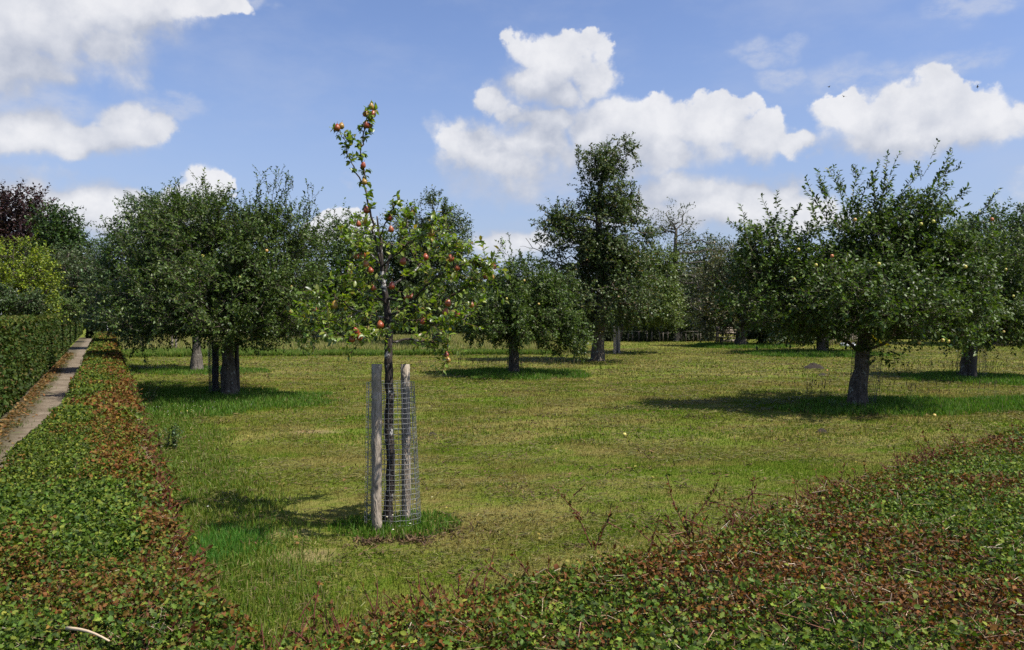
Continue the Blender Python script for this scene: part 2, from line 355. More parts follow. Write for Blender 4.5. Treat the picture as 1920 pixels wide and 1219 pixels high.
# ---------------------------------------------------------------- ground and path
U2 = np.array([-0.454, 0.891]); N2_ = np.array([0.891, 0.454])      # along the left hedge / across it to the right
def hs(n, s): return N2_ * n + U2 * s
mb = MB(); q = 900
mb.quads([(-q, -60, 0), (q, -60, 0), (q, 1500, 0), (-q, 1500, 0)], [[0, 1, 2, 3]])
tag(mb.build('ground', M_GROUND), kind='structure')
mb = MB(); S = np.linspace(-2, 75, 120)
Lp = np.array([hs(-1.95, s) for s in S]); Rp = np.array([hs(-0.38, s) for s in S])
V = np.zeros((240, 3)); V[:120, :2] = Lp; V[120:, :2] = Rp; V[:, 2] = 0.004
i = np.arange(119); mb.quads(V, np.stack([i, i + 120, i + 121, i + 1], -1))
tag(mb.build('path', M_PATH), kind='structure')

# ---------------------------------------------------------------- grass
def blades(mb, X, Y, H, W, C, lean=0.35, seg=1, z0=0.0, leandir=None):
    n = len(X); th = R.random(n) * 2 * math.pi
    fx, fy = np.cos(th), np.sin(th)
    ld = R.random(n) * 2 * math.pi if leandir is None else leandir + R.normal(size=n) * 0.9
    la = np.abs(R.normal(size=n)) * lean * H
    B = np.stack([X, Y, np.full(n, z0)], -1); S = np.stack([fx, fy, 0 * fx], -1) * (W / 2)[:, None]
    Ld = np.stack([np.cos(ld), np.sin(ld), 0 * ld], -1) * la[:, None]; up = np.array([0, 0, 1.0])
    zt = np.sqrt(np.maximum(H * H - la * la, (0.25 * H) ** 2))[:, None] * up
    if seg == 1:
        V = np.stack([B - S, B + S, B + Ld + zt], 1); f = np.array([[0, 1, 2]])
    else:
        Mi = B + Ld * 0.3 + zt * 0.6
        V = np.stack([B - S, B + S, Mi - S * 0.8, Mi + S * 0.8, B + Ld + zt * 0.98], 1); f = np.array([[0, 1, 3], [0, 3, 2], [2, 3, 4]])
    k = V.shape[1]; F = (np.arange(n)[:, None, None] * k + f[None]).reshape(-1, 3)
    mb.add(V.reshape(-1, 3), F, np.repeat(C, k, 0))
def nB(x, y): return -0.679 * (x - .09) + 0.734 * (y - 3.3)          # signed distance beyond the front hedge
def lawn_pts(n, d0, d1, pw=1.0):
    t = R.random(n); d = (d0 ** pw + t * (d1 ** pw - d0 ** pw)) ** (1 / pw)
    x = (R.random(n) * 2 - 1) * 0.68 * d
    ok = (N2_[0] * x + N2_[1] * d > 0.25) & (nB(x, d) > -0.1)
    return x[ok], d[ok]
def bare_val(x, y):
    v = np.zeros(len(x))
    for bx, by, rx_, ry_ in BARE:
        q = G(bx, by); v = np.maximum(v, np.clip((1.0 - np.sqrt(((x - q[0]) / rx_) ** 2 + ((y - q[1]) / ry_) ** 2) + 1.2 * (fbm(x * 4, y * 4, 9) - .5)) * 2.2, 0, 1))
    return v
# uncut patches: centre x, y, radius x, radius y, height
def gp(px, py): p = G(px, py); return p[0], p[1]
PATCH = []
def patch(px, py, rx, ry, h, dx=0.0, dy=0.0): x, y = gp(px, py); PATCH.append((x + dx, y + dy, rx, ry, h))
patch(735, 985, .66, .52, .09); patch(425, 748, 2.9, 2.9, .16, -0.3, -0.6); patch(372, 697, 2.5, 1.8, .15)
patch(965, 703, 2.5, 2.2, .18, 0.1, 0.1); patch(1640, 765, 2.9, 1.7, .17, 0.8, 0); patch(1815, 712, 2.4, 2.4, .15, 0.6, 0)
patch(1530, 665, 3.6, 3.2, .2); patch(1390, 650, 3.0, 3.4, .2); patch(1950, 760, 3.0, 1.2, .14)
def patch_val(x, y):
    v = np.full(len(x), -9.0)
    for cx, cy, rx_, ry_, h in PATCH:
        d = np.sqrt(((x - cx) / rx_) ** 2 + ((y - cy) / ry_) ** 2); v = np.maximum(v, 1 - d)
    return v + (fbm(x * 1.3, y * 1.3, 5, 4) - .5) * .75
mb = MB()
for n, d0, d1, h, wd in ((520000, 2.8, 13, .035, .006), (300000, 13, 26, .05, .014), (150000, 26, 60, .07, .035)):
    x, y = lawn_pts(n, d0, d1, 1.5); dens = fbm(x * .9, y * .9, 3)
    keep = (R.random(len(x)) < 0.35 + 1.1 * dens) & (R.random(len(x)) > 0.8 * bare_val(x, y)); x, y = x[keep], y[keep]; dens = dens[keep]
    k = (0.85 + 0.38 * R.random(len(x)))[:, None] * np.ones(3)
    dead = R.random(len(x)) < 0.16; k[dead] *= np.array([1.45, 1.2, 1.25])
    gr = (~dead) & (fbm(x * 0.7, y * 0.7, 91) > 0.5); k[gr] *= np.array([0.75, 1.02, 0.6])
    blades(mb, x, y, h * (0.5 + 1.0 * R.random(len(x))) * (0.6 + dens), wd * (0.6 + 0.8 * R.random(len(x))), k, 0.8)
tag(mb.build('mown_grass', M_BLADE), 'short patchy mown grass covering the orchard lawn', 'grass', kind='stuff')
# clippings: dry strands and dark clumps lying on the mown lawn
mb = MB(); x, y = lawn_pts(300000, 3, 46, 1.25)
cl = fbm(x * 1.1 + y * .3, y * 2.4, 44, 5); keep = cl + .22 * (R.random(len(x)) - .5) > 0.52; x, y = x[keep], y[keep]; n = len(x)
far = y[:, None]
th = R.random(n) * 6.283; ln = 0.03 + .05 * R.random(n) + 0.001 * y; wd_ = 0.0012 + 0.00042 * y
A = np.stack([x, y, 0.012 + 0.04 * R.random(n)], -1); Bv = A + np.stack([np.cos(th) * ln, np.sin(th) * ln, (R.random(n) - .5) * .03], -1)
Sd = np.stack([-np.sin(th) * wd_, np.cos(th) * wd_, 0.3 * wd_], -1)
V = np.stack([A - Sd, A + Sd, Bv + Sd, Bv - Sd], 1); F = (np.arange(n)[:, None, None] * 4 + np.array([[0, 1, 2], [0, 2, 3]])[None]).reshape(-1, 3)
mb.add(V.reshape(-1, 3), F, np.repeat(pal(n, [(.175, .155, .048), (.095, .075, .027), (.23, .20, .075), (.135, .140, .030)], [.34, .25, .06, .35]), 4, 0))
tag(mb.build('grass_clippings', M_GRASS), 'dry brown grass clippings lying over the mown lawn', 'clippings', kind='stuff')
# uncut grass under the trees and beside the left hedge
mb = MB()
for cx, cy, rx_, ry_, h in PATCH:
    dd = max(cy, 5); dens = 2600 * (8 / dd) ** 1.15; area = 4 * rx_ * ry_ * 1.5; n = int(dens * area)
    x = cx + (R.random(n) * 2 - 1) * rx_ * 1.25; y = cy + (R.random(n) * 2 - 1) * ry_ * 1.25
    v = patch_val(x, y); k = v > 0.02; x, y, v = x[k], y[k], v[k]
    hh = h * (0.45 + .75 * R.random(len(x))) * np.clip(0.55 + v * 1.6, .4, 1.1)
    C = pal(len(x), [(.065, .145, .010), (.10, .19, .018), (.14, .19, .03), (.20, .18, .07)], [.45, .36, .14, .05])
    blades(mb, x, y, hh, np.full(len(x), 0.0055 + dd * .0006), C, .5, 2)
n = 120000; s = 3 + 24 * R.random(n) ** 1.4; nn = .2 + 3.0 * R.random(n) ** 1.6
lim = 1.0 + 0.85 * fbm(s * .6, s * 0 + 2, 8) + 0.25 * np.clip((s - 7) / 3, 0, 1); k = nn < lim + (R.random(n) - .5) * .5
p = np.outer(nn, N2_) + np.outer(s, U2); x, y = p[k, 0], p[k, 1]; kk = nB(x, y) > 0.05; x, y = x[kk], y[kk]
tall = fbm(x * 1.2, y * 1.2, 77)
C = pal(len(x), [(.085, .15, .012), (.13, .19, .022), (.17, .195, .035), (.25, .21, .09)], [.34, .34, .22, .10])
blades(mb, x, y, (.04 + .12 * tall * R.random(len(x))), .0035 + .0007 * y, C, .55, 2)
x, y = G(410, 1030)[:2]; n = 3600; a_ = R.random(n) * 6.283; r_ = R.random(n) ** .6
blades(mb, x + R.normal(size=n) * .2, y + R.normal(size=n) * .34, .17 * (1 - .4 * r_) * (.5 + .6 * R.random(n)), np.full(n, .006), pal(n, [(.05, .16, .015), (.10, .22, .03)]), .6, 2)
tag(mb.build('uncut_grass', M_GRASS), 'lush green uncut grass in rings under the trees and beside the low hedge', 'grass', kind='stuff')
# hay meadow beyond the mown part
mb = MB(); n = 210000
pxs = 205 + R.random(n) * 840; d = 38.5 + 22 * R.random(n) ** 1.5; x = (pxs - 960) / FPX * d; y = d + (pxs - 600) * .003
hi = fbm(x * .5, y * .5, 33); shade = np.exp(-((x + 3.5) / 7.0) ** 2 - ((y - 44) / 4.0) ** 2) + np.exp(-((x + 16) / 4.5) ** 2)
lush = (R.random(n) < np.clip(shade, 0, .9)) | (y < 41.0)  # tree shade put into the blade colour; the front strip is lush growth
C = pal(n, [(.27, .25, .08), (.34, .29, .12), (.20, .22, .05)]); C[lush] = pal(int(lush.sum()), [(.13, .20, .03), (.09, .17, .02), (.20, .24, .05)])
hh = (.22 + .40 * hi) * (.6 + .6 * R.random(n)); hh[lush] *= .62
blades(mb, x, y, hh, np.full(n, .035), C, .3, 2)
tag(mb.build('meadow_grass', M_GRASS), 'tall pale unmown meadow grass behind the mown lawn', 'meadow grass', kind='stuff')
# seed heads on the uncut rings
mb = MB(); A = []
for cx, cy, rx_, ry_, h in PATCH[3:7]:
    n = 70; x = cx + (R.random(n) * 2 - 1) * rx_ * .9; y = cy + ry_ * (.35 + .5 * R.random(n)); A.append(np.stack([x, y, 0 * x], -1))
A = np.concatenate(A); n = len(A); B_ = A + np.stack([(R.random(n) - .5) * .12, (R.random(n) - .5) * .1, .28 + .2 * R.random(n)], -1)
cones(mb, A, B_, .004, .003, 3, (.12, .13, .05)); cones(mb, B_, B_ + np.array([.02, 0, .09]), .012, .004, 4, (.10, .075, .04))
tag(mb.build('seed_heads', M_TINT), 'thin grass stalks with dark seed heads in the uncut rings', 'seed heads', kind='stuff')

# ---------------------------------------------------------------- trees
def sample_lobes(lobes, n, shell=0.45, gap=0.0, seed=0):
    c = np.array([l[0] for l in lobes]); r = np.array([l[1] for l in lobes]); v = r.prod(1) ** 0.8; v /= v.sum()
    out, ctr = [], []
    while sum(map(len, out)) < n:
        m = n * 2; i = R.choice(len(lobes), m, p=v); u = rvec(m) * (R.random(m) ** shell)[:, None]
        p = c[i] + u * r[i]
        nz = fbm(p[:, 0] * 1.1 + p[:, 1] * .6, p[:, 2] * 1.1 - p[:, 1] * .5, seed, 3)
        k = (nz > gap) & (p[:, 2] > 0.3); out.append(p[k]); ctr.append(c[i][k])
    return np.concatenate(out)[:n], np.concatenate(ctr)[:n]
def grow(trunk, targets, step=0.3, alpha=0.55, tip=0.006, power=2.2, wig=0.12, tr=None, minstart=2):
    """connect every target to the skeleton; trunk = list of points; returns nodes, parents, radii"""
    P = [np.array(p, float) for p in trunk]; par = [-1] + list(range(len(trunk) - 1)); pl = [0.0]
    for a, b in zip(P[:-1], P[1:]): pl.append(pl[-1] + np.linalg.norm(b - a))
    cap = 60000; NP = np.zeros((cap, 3)); NL = np.zeros(cap); k = len(P); NP[:k] = P; NL[:k] = pl; NPar = np.full(cap, -1); NPar[:k] = par
    order = np.argsort(np.linalg.norm(targets - P[-1], axis=1)); tips = []
    for t in targets[order]:
        d = np.linalg.norm(NP[minstart:k] - t, axis=1); cost = d + alpha * NL[minstart:k] * 0.6 + 1.2 * np.maximum(0, NP[minstart:k, 2] - t[2] - .2)
        j = int(np.argmin(cost)) + minstart; D = d[j - minstart]; a = NP[j].copy(); m = max(1, int(math.ceil(D / step)))
        if NPar[j] >= 0: dr = unit(NP[j] - NP[NPar[j]])
        else: dr = np.array([0, 0, 1.0])
        ctrl = a + unit(dr * .6 + unit(t - a)) * D * .45 + R.normal(size=3) * wig * D * .5
        prev = j
        for q_ in range(1, m + 1):
            f = q_ / m; p = (1 - f) ** 2 * a + 2 * f * (1 - f) * ctrl + f * f * t
            if q_ < m: p = p + R.normal(size=3) * wig * step * .35
            NP[k] = p; NPar[k] = prev; NL[k] = NL[prev] + np.linalg.norm(p - NP[prev]); prev = k; k += 1
        tips.append(prev)
    cnt = np.zeros(k); cnt[tips] += 1
    for i in range(k - 1, 0, -1): cnt[NPar[i]] += cnt[i]
    cnt[0] = max(cnt[0], cnt[1])
    rr = tip * np.maximum(cnt, 1) ** (1 / power)
    return NP[:k], NPar[:k], rr, tips

def twigs(mbc, P, D, L, nl, ll, lw, cols, wts, droop=0.0, tpl=LEAF_S, leafdroop=.35, twc=(.09, .065, .04), tw=.004, bare=0.0, segs=3, start=.15, upleaf=.3):
    """twigs from P along D with alternate leaves"""
    n = len(P); D = unit(D); L = np.broadcast_to(L, (n,))
    pts = [P]; d = D.copy()
    for s in range(segs):
        d = unit(d + np.array([0, 0, -droop]) / segs * 2 + R.normal(size=(n, 3)) * .12); pts.append(pts[-1] + d * (L / segs)[:, None])
    for s in range(segs): cones(mbc, pts[s], pts[s + 1], tw * (1 - s / segs * .6), tw * (1 - (s + 1) / segs * .6), 3, twc, 1)
    pts = np.stack(pts, 1)
    f = start + (1 - start) * (np.arange(nl) + .5)[None] / nl + (R.random((n, nl)) - .5) * .3 / nl; f = np.clip(f, 0, .999)
    si = (f * segs).astype(int); fr = f * segs - si; ii = np.arange(n)[:, None]
    A = pts[ii, si]; B = pts[ii, si + 1]; pos = A + (B - A) * fr[..., None]; ax = unit(B - A)
    pos = pos.reshape(-1, 3); ax = ax.reshape(-1, 3); m = len(pos)
    if bare: k = R.random(m) > bare; pos, ax = pos[k], ax[k]; m = len(pos)
    side = unit(np.cross(ax, rvec(m)) + 1e-6)
    dr = unit(ax * .55 + side * .9 + np.array([0, 0, upleaf - leafdroop]) + R.normal(size=(m, 3)) * .15)
    nr = unit(np.array([0, 0, 1.0]) + rvec(m) * .75)
    sz = (.65 + .5 * R.random(m))
    leaves(mbc, pos, dr, nr, ll * sz, lw * sz, pal(m, cols, wts), tpl, 0)
def branch_mesh(NP, par, rr, rmin=0.0):
    mb = MB(); i = np.arange(len(NP)); k = (par >= 0) & (rr > rmin); i = i[k]; pr = par[i]
    ra = np.minimum(rr[pr], rr[i] * 1.25)
    th = rr[i] > .025
    for sel, sd in ((th, 8), (~th, 4)):
        cones(mb, NP[pr[sel]], NP[i[sel]] + unit(NP[i[sel]] - NP[pr[sel]]) * (rr[i[sel]] * .5)[:, None], ra[sel], rr[i[sel]], sd)
    return mb
APPLE = ([(.044, .074, .013), (.06, .098, .018), (.088, .128, .028), (.028, .048, .010)], [.36, .34, .15, .15])
TREES = {}
def px_lobes(d, base, rows):
    """rows: px, py, rx, ry, depth offset in metres"""
    out = []
    for px, py, rx_, ry_, dy in rows:
        c = at(px, py, d + dy) - base; s = (d + dy) / FPX
        out.append((c, np.array([rx_ * s, max(rx_, ry_ * .8) * s, ry_ * s])))
    return out
def tree(name, label, base_px, lobes, group=None, trunk=None, r0=.17, ntar=320, ntw=9, nl=9, twl=.42, ll=.075, lw=.04, cols=APPLE, gap=.33,
         shell=.5, droop=.1, shoots=(), bark=None, bare=0, seed=1, up=.25, leafm=None, tpl=LEAF_S, cat='tree', d=None, tip=.005, step=.3, leafdroop=.45, fork=None, fruit=(), fcol='apple', power=2.3, rtop=.5, limbs=()):
    base = G(*base_px) if d is None else np.array([*at(base_px[0], base_px[1], d)[:2], 0.0])
    d = base[1]; s = d / FPX
    lob = px_lobes(d, base, lobes)
    root = empty(name, base, label, cat, group)
    if trunk is None:
        fz = CAM_H - (fork - 583) * s if fork else 1.6
        trunk = [(0, 0, -.05), (.0, 0, fz * .5), (.02, 0, fz)]
    else:
        trunk = [tuple((at(px, py, d + (t[2] if len(t) > 2 else 0)) - base)) for t in trunk for px, py in [t[:2]]]
    tp = np.array(trunk, float); tp[0, 2] = -.05
    dn = [tp[0]]
    for a, b in zip(tp[:-1], tp[1:]):
        m = max(1, int(np.linalg.norm(b - a) / .3))
        for j in range(1, m + 1): dn.append(a + (b - a) * j / m + R.normal(size=3) * .012)
    tar, ctr = sample_lobes(lob, ntar, shell, gap, seed)
    low = max(2, int(len(dn) * .55)) if len(dn) > 4 else 1
    NP, par, rr, tips = grow(dn, tar, step=step, minstart=low, tip=tip, power=power)
    nt = len(dn); rr[:nt] = np.maximum(rr[:nt], np.interp(np.arange(nt), [0, nt], [r0, r0 * rtop]))
    rr = np.minimum(rr, r0 * .95); rr[:nt] = np.minimum(rr[:nt], np.interp(np.arange(nt), [0, nt], [r0, r0 * rtop]) * 1.02); rr[:nt] = np.maximum(rr[:nt], np.interp(np.arange(nt), [0, nt], [r0, r0 * rtop]))
    mbt = branch_mesh(NP, par, rr); mbt.V = mbt.V; tt = np.array(dn)
    rt = np.interp(np.arange(nt), [0, nt], [r0, r0 * rtop]) * (1 + .06 * R.normal(size=nt)); rt[0] *= 1.28
    if nt > 1: rt[1] = max(rt[1], r0 * 1.06)
    fine_t = [tt[0] * (1 - f) + tt[1] * f for f in (0, .35, .7)] + list(tt[1:]); fr = [rt[0], rt[0] * .88, rt[0] * .8] + list(rt[1:])
    tube(mbt, fine_t, fr, 14, wob=.07)
    for pts, lr in limbs:
        q_ = np.array([at(a_, b_, d) - base for a_, b_ in pts]); fs_ = np.linspace(0, 1, len(q_) * 3); q3 = np.stack([np.interp(fs_, np.linspace(0, 1, len(q_)), q_[:, k_]) for k_ in range(3)], 1)
        q3[1:] += R.normal(size=(len(q3) - 1, 3)) * .02; tube(mbt, q3, np.linspace(lr, lr * .35, len(q3)), 8, wob=.1)
    mbt.build('trunk', bark or M_BARK, root, smooth=True)
    mbc = MB(); n = ntar * ntw
    ti = np.repeat(tar, ntw, 0) + R.normal(size=(n, 3)) * twl * .22; ci = np.repeat(ctr, ntw, 0)
    out = unit(unit(ti - ci) * .8 + rvec(n) * .75 + np.array([0, 0, up]))
    twigs(mbc, ti, out, twl * (.6 + .7 * R.random(n)), nl, ll, lw, *cols, droop=droop, bare=bare, tpl=tpl, leafdroop=leafdroop)
    for a_, b_, ln_leaf in shoots:            # long upright water shoots: foot pixel, tip pixel
        dy = R.normal() * .5; A = at(a_[0], a_[1], d + dy) - base; B = at(b_[0], b_[1], d + dy) - base
        Ls = np.linalg.norm(B - A); k = int(Ls / .030)
        twigs(mbc, A[None] + 0, (B - A)[None], Ls, max(k, 6), ln_leaf * 1.2, ln_leaf * .55, *cols, droop=0, tw=.009, segs=5, start=.02, leafdroop=.25, tpl=LEAF_M, upleaf=.35)
        q_ = 9; fs = R.random(q_) * .8; Pq = A[None] + (B - A)[None] * fs[:, None]
        twigs(mbc, Pq, unit(B - A)[None] + rvec(q_) * .6, Ls * .26, 9, ln_leaf * 1.1, ln_leaf * .52, *cols, droop=0, tw=.005, leafdroop=.25)
    mbc.build('crown', [leafm or M_LEAF, M_BARK], root)
    for fp in fruit:
        dyy = fp[2] if len(fp) > 2 else -1.6
        p = at(fp[0], fp[1], d + dyy) - base
        f = FRUIT.copy(); f.location = tuple(p); f.parent = root; sc.collection.objects.link(f)
    TREES[label] = (root, base)
    return root

def lathe(prof, sides=14, z=None):
    V = []; n = len(prof)
    for r, zz in prof:
        for k in range(sides): a = 2 * math.pi * k / sides; V.append((r * math.cos(a), r * math.sin(a), zz))
    i = np.arange(n - 1)[:, None] * sides; j = np.arange(sides)[None]; j2 = (j + 1) % sides
    return np.array(V), np.stack([i + j, i + j2, i + sides + j2, i + sides + j], -1).reshape(-1, 4)
def m_fruit(name, a, b, c_):
    m, t = mat(name); oi = t.new('ShaderNodeObjectInfo'); pos = t.new('ShaderNodeTexCoord').outputs['Object']
    n = t.noise(t.v('ADD', pos, t.comb(t.m('MULTIPLY', oi.outputs['Random'], 9.0), 0.0, 0.0)), 14.0, 4, .6)
    c = t.mix(t.ramp(n, .38, .62), a, b); sp = t.noise(pos, 160.0, 2)
    c = t.mix(t.ramp(sp, .62, .7, 0, .5), c, c_)
    c = t.mix(t.ramp(oi.outputs['Random'], .8, .9, 0, .8), c, c_)
    p = t.new('ShaderNodeBsdfPrincipled', {'Base Color': c, 'Roughness': .38})
    t.new('ShaderNodeOutputMaterial', {'Surface': p.outputs[0]}); return m
M_PEAR = m_fruit('pear_skin', (0.24, 0.032, 0.014), (0.30, 0.085, 0.022), (0.30, 0.20, 0.035))
M_APPLE = m_fruit('apple_skin', (0.52, 0.50, 0.10), (0.55, 0.36, 0.10), (0.50, 0.10, 0.05))
mb = MB(); V, Qd = lathe([(.001, -.034), (.018, -.036), (.031, -.024), (.036, -.004), (.034, .013), (.024, .028), (.012, .034), (.001, .031)], 12)
mb.quads(V, Qd); FRUIT = mb.build('apple', M_APPLE, smooth=True); bpy.data.objects.remove; sc.collection.objects.unlink(FRUIT)
mb = MB(); V, Qd = lathe([(.001, -.040), (.012, -.043), (.029, -.034), (.038, -.014), (.036, .006), (.026, .026), (.016, .042), (.008, .050), (.001, .051)], 14)
mb.quads(V, Qd); tube(mb, [(0, 0, .048), (.003, 0, .065), (.001, .002, .085)], .0025, 5, mi=1)
PEAR = mb.build('pear', [M_PEAR, M_TWIG], smooth=True); sc.collection.objects.unlink(PEAR)

# ---------------------------------------------------------------- the young pear tree in front
b1 = G(728, 985); d1 = b1[1]
pear = empty('pear_tree', b1, 'slender young pear tree with red pears and one tall leader, inside a wire guard', 'fruit tree', 'orchard fruit trees')
def W1(p): return at(p[0], p[1], d1 + (p[2] if len(p) > 2 else 0)) - b1
TR = [(729, 990), (730, 940, .0), (733, 870), (729, 800, .02), (731, 740), (729, 680, -.01), (730, 630), (727, 585, .02), (720, 540), (716, 500, .02), (713, 450, .03), (706, 405, .04)]
BR = [  # branches: photo polyline with depth, root radius in metres
 ([(716, 500, .02), (706, 455, -.03), (698, 415, -.05), (688, 372, -.04), (683, 340, -.02), (679, 305, 0), (677, 274, .02), (683, 242, .02), (692, 218, .03), (698, 204, .03)], .013),
 ([(683, 345, -.02), (665, 318, -.05), (652, 290, -.08), (645, 264, -.1), (638, 244, -.1)], .008),
 ([(713, 450, .03), (722, 420, -.1), (735, 395, -.16), (748, 372, -.2)], .009),
 ([(718, 520, .03), (738, 478, .1), (757, 440, .2), (766, 405, .25), (772, 388, .3)], .012),
 ([(725, 570, .0), (700, 548, -.15), (688, 520, -.25), (684, 490, -.3), (678, 468, -.35)], .011),
 ([(728, 600, 0), (700, 590, -.2), (672, 585, -.35), (640, 565, -.5), (618, 570, -.55)], .012),
 ([(730, 625, 0), (690, 630, .2), (650, 632, .35), (615, 620, .45), (590, 600, .5), (578, 575, .5)], .013),
 ([(728, 560, 0), (765, 568, -.25), (790, 545, -.45), (815, 520, -.55), (850, 500, -.6), (885, 492, -.6), (905, 488, -.6)], .014),
 ([(728, 590, 0), (770, 575, -.1), (820, 570, -.15), (862, 548, -.2), (880, 535, -.2), (905, 515, -.2), (925, 498, -.2)], .013),
 ([(650, 632, .35), (628, 610, .3), (600, 590, .25), (580, 612, .2), (568, 596, .2)], .008), ([(672, 585, -.35), (640, 600, -.5), (610, 610, -.6), (585, 640, -.6)], .007), ([(640, 565, -.5), (610, 545, -.55), (596, 555, -.6)], .006),
 ([(730, 640, 0), (775, 638, .15), (812, 642, .22), (835, 635, .25), (862, 600, .3), (882, 590, .3)], .013),
 ([(812, 642, .22), (828, 640, .2), (838, 655, .18), (838, 682, .18)], .006),
 ([(716, 500, 0), (750, 470, -.2), (780, 445, -.3), (806, 432, -.35), (815, 410, -.4)], .010),
 ([(720, 540, 0), (765, 520, .3), (800, 490, .5), (835, 470, .55), (850, 455, .6)], .011),
 ([(728, 600, 0), (745, 610, -.4), (770, 600, -.7), (800, 600, -.85), (822, 610, -.9)], .010),
 ([(728, 615, 0), (708, 625, -.4), (690, 625, -.7), (670, 630, -.85)], .009),
 ([(716, 500, 0), (690, 470, .3), (668, 455, .5), (655, 440, .6)], .009),
 ([(726, 560, 0), (690, 560, .3), (655, 535, .55), (640, 510, .65)], .010),
 ([(706, 455, .03), (690, 430, -.1), (676, 415, -.15)], .005), ([(850, 500, -.6), (848, 475, -.6), (858, 450, -.6)], .006), ([(885, 492, -.6), (902, 500, -.6), (920, 510, -.55)], .006)]
mbt = MB()
tp = np.array([W1(p) for p in TR]); tt = [tp[0]]
for a, b in zip(tp[:-1], tp[1:]):
    for f in (.33, .67, 1): tt.append(a + (b - a) * f + R.normal(size=3) * .004)
tt = np.array(tt); tr_ = np.interp(np.linspace(0, 1, len(tt)), [0, .1, .55, .8, 1], [.056, .045, .041, .022, .008])
tube(mbt, tt, tr_, 14, wob=.10)
spP, spD, shP, shD, shL = [], [], [], [], []
for pts, r in BR:
    q = np.array([W1(p) for p in pts]); s_ = np.linspace(0, 1, len(q)); fs = np.linspace(0, 1, len(q) * 3)
    q2 = np.stack([np.interp(fs, s_, q[:, k]) for k in range(3)], 1); q2[1:-1] += R.normal(size=(len(q2) - 2, 3)) * .009
    tube(mbt, q2, np.linspace(r, r * .32, len(q2)), 7, wob=.1)
    Ltot = np.linalg.norm(np.diff(q2, axis=0), axis=1).sum(); ns = int(Ltot / .042)
    for k in range(ns):
        f = .18 + .82 * (k + R.random()) / ns; j = f * (len(q2) - 1); i0 = int(min(j, len(q2) - 2)); p = q2[i0] + (q2[i0 + 1] - q2[i0]) * (j - i0)
        ax = unit(q2[i0 + 1] - q2[i0]); dr = unit(ax * .35 + rvec(1)[0] + np.array([0, 0, .25]))
        spP.append(p); spD.append(dr)
        if f > .25 and R.random() < (.62 if p[2] < 3.05 else .20): shP.append(p); shL.append(.16 + .22 * R.random() if p[2] < 3.05 else .06 + .05 * R.random()); shD.append(unit(ax * .5 + rvec(1)[0] * .9 + np.array([0, 0, .35])))
mbc = MB(); spP = np.array(spP); spD = np.array(spD)
PC = ([(.14, .185, .022), (.10, .145, .018), (.20, .225, .035), (.055, .09, .013), (.22, .16, .035)], [.34, .30, .16, .17, .03])
twigs(mbc, spP, spD, .045 * (.6 + R.random(len(spP))), 5, .066, .036, *PC, tw=.0035, tpl=LEAF_M, leafdroop=.5, start=.5, segs=2, bare=.1)
shP = np.array(shP); shD = np.array(shD)
twigs(mbc, shP, shD, np.array(shL), 13, .064, .034, *PC, tw=.0035, tpl=LEAF_M, leafdroop=.45, start=.1, bare=.08, droop=.1)
mbt.build('trunk', M_BARKPEAR, pear, smooth=True)
mbc.build('crown', [M_PEARLEAF, M_TWIG], pear)
PEARS = [(696, 200, .02), (686, 213, 0), (699, 214, .03), (687, 234, 0), (692, 236, .04), (632, 239, -.1), (640, 236, -.05), (681, 310, 0), (683, 341, -.02), (672, 420, -.15),
 (687, 394, -.05), (731, 408, -.15), (774, 399, .3), (809, 437, -.38), (669, 479, -.35), (680, 478, -.32), (686, 495, -.3), (695, 507, -.3), (756, 490, -.2), (798, 482, -.4),
 (845, 484, -.6), (857, 502, -.6), (893, 488, -.6), (911, 518, -.25), (921, 519, -.22), (925, 499, -.2), (763, 556, -.3), (771, 557, -.25), (840, 568, -.5), (835, 585, -.5),
 (884, 572, .2), (713, 609, -.5), (793, 602, -.85), (591, 582, .5), (627, 572, -.55), (614, 597, .4), (667, 621, -.85), (675, 632, -.85), (660, 636, -.86), (840, 675, .16), (837, 665, .2), (857, 588, -.2), (733, 430, -.2), (700, 540, -.2), (735, 536, -.3)]
for k, p in enumerate(PEARS):
    o = PEAR.copy(); sc.collection.objects.link(o); o.parent = pear; o.location = tuple(W1(p) ); s_ = .70 + .20 * random.random()
    o.scale = (s_, s_, s_ * .95); o.rotation_euler = (random.uniform(-.3, .3), random.uniform(-.3, .3), random.uniform(0, 6))

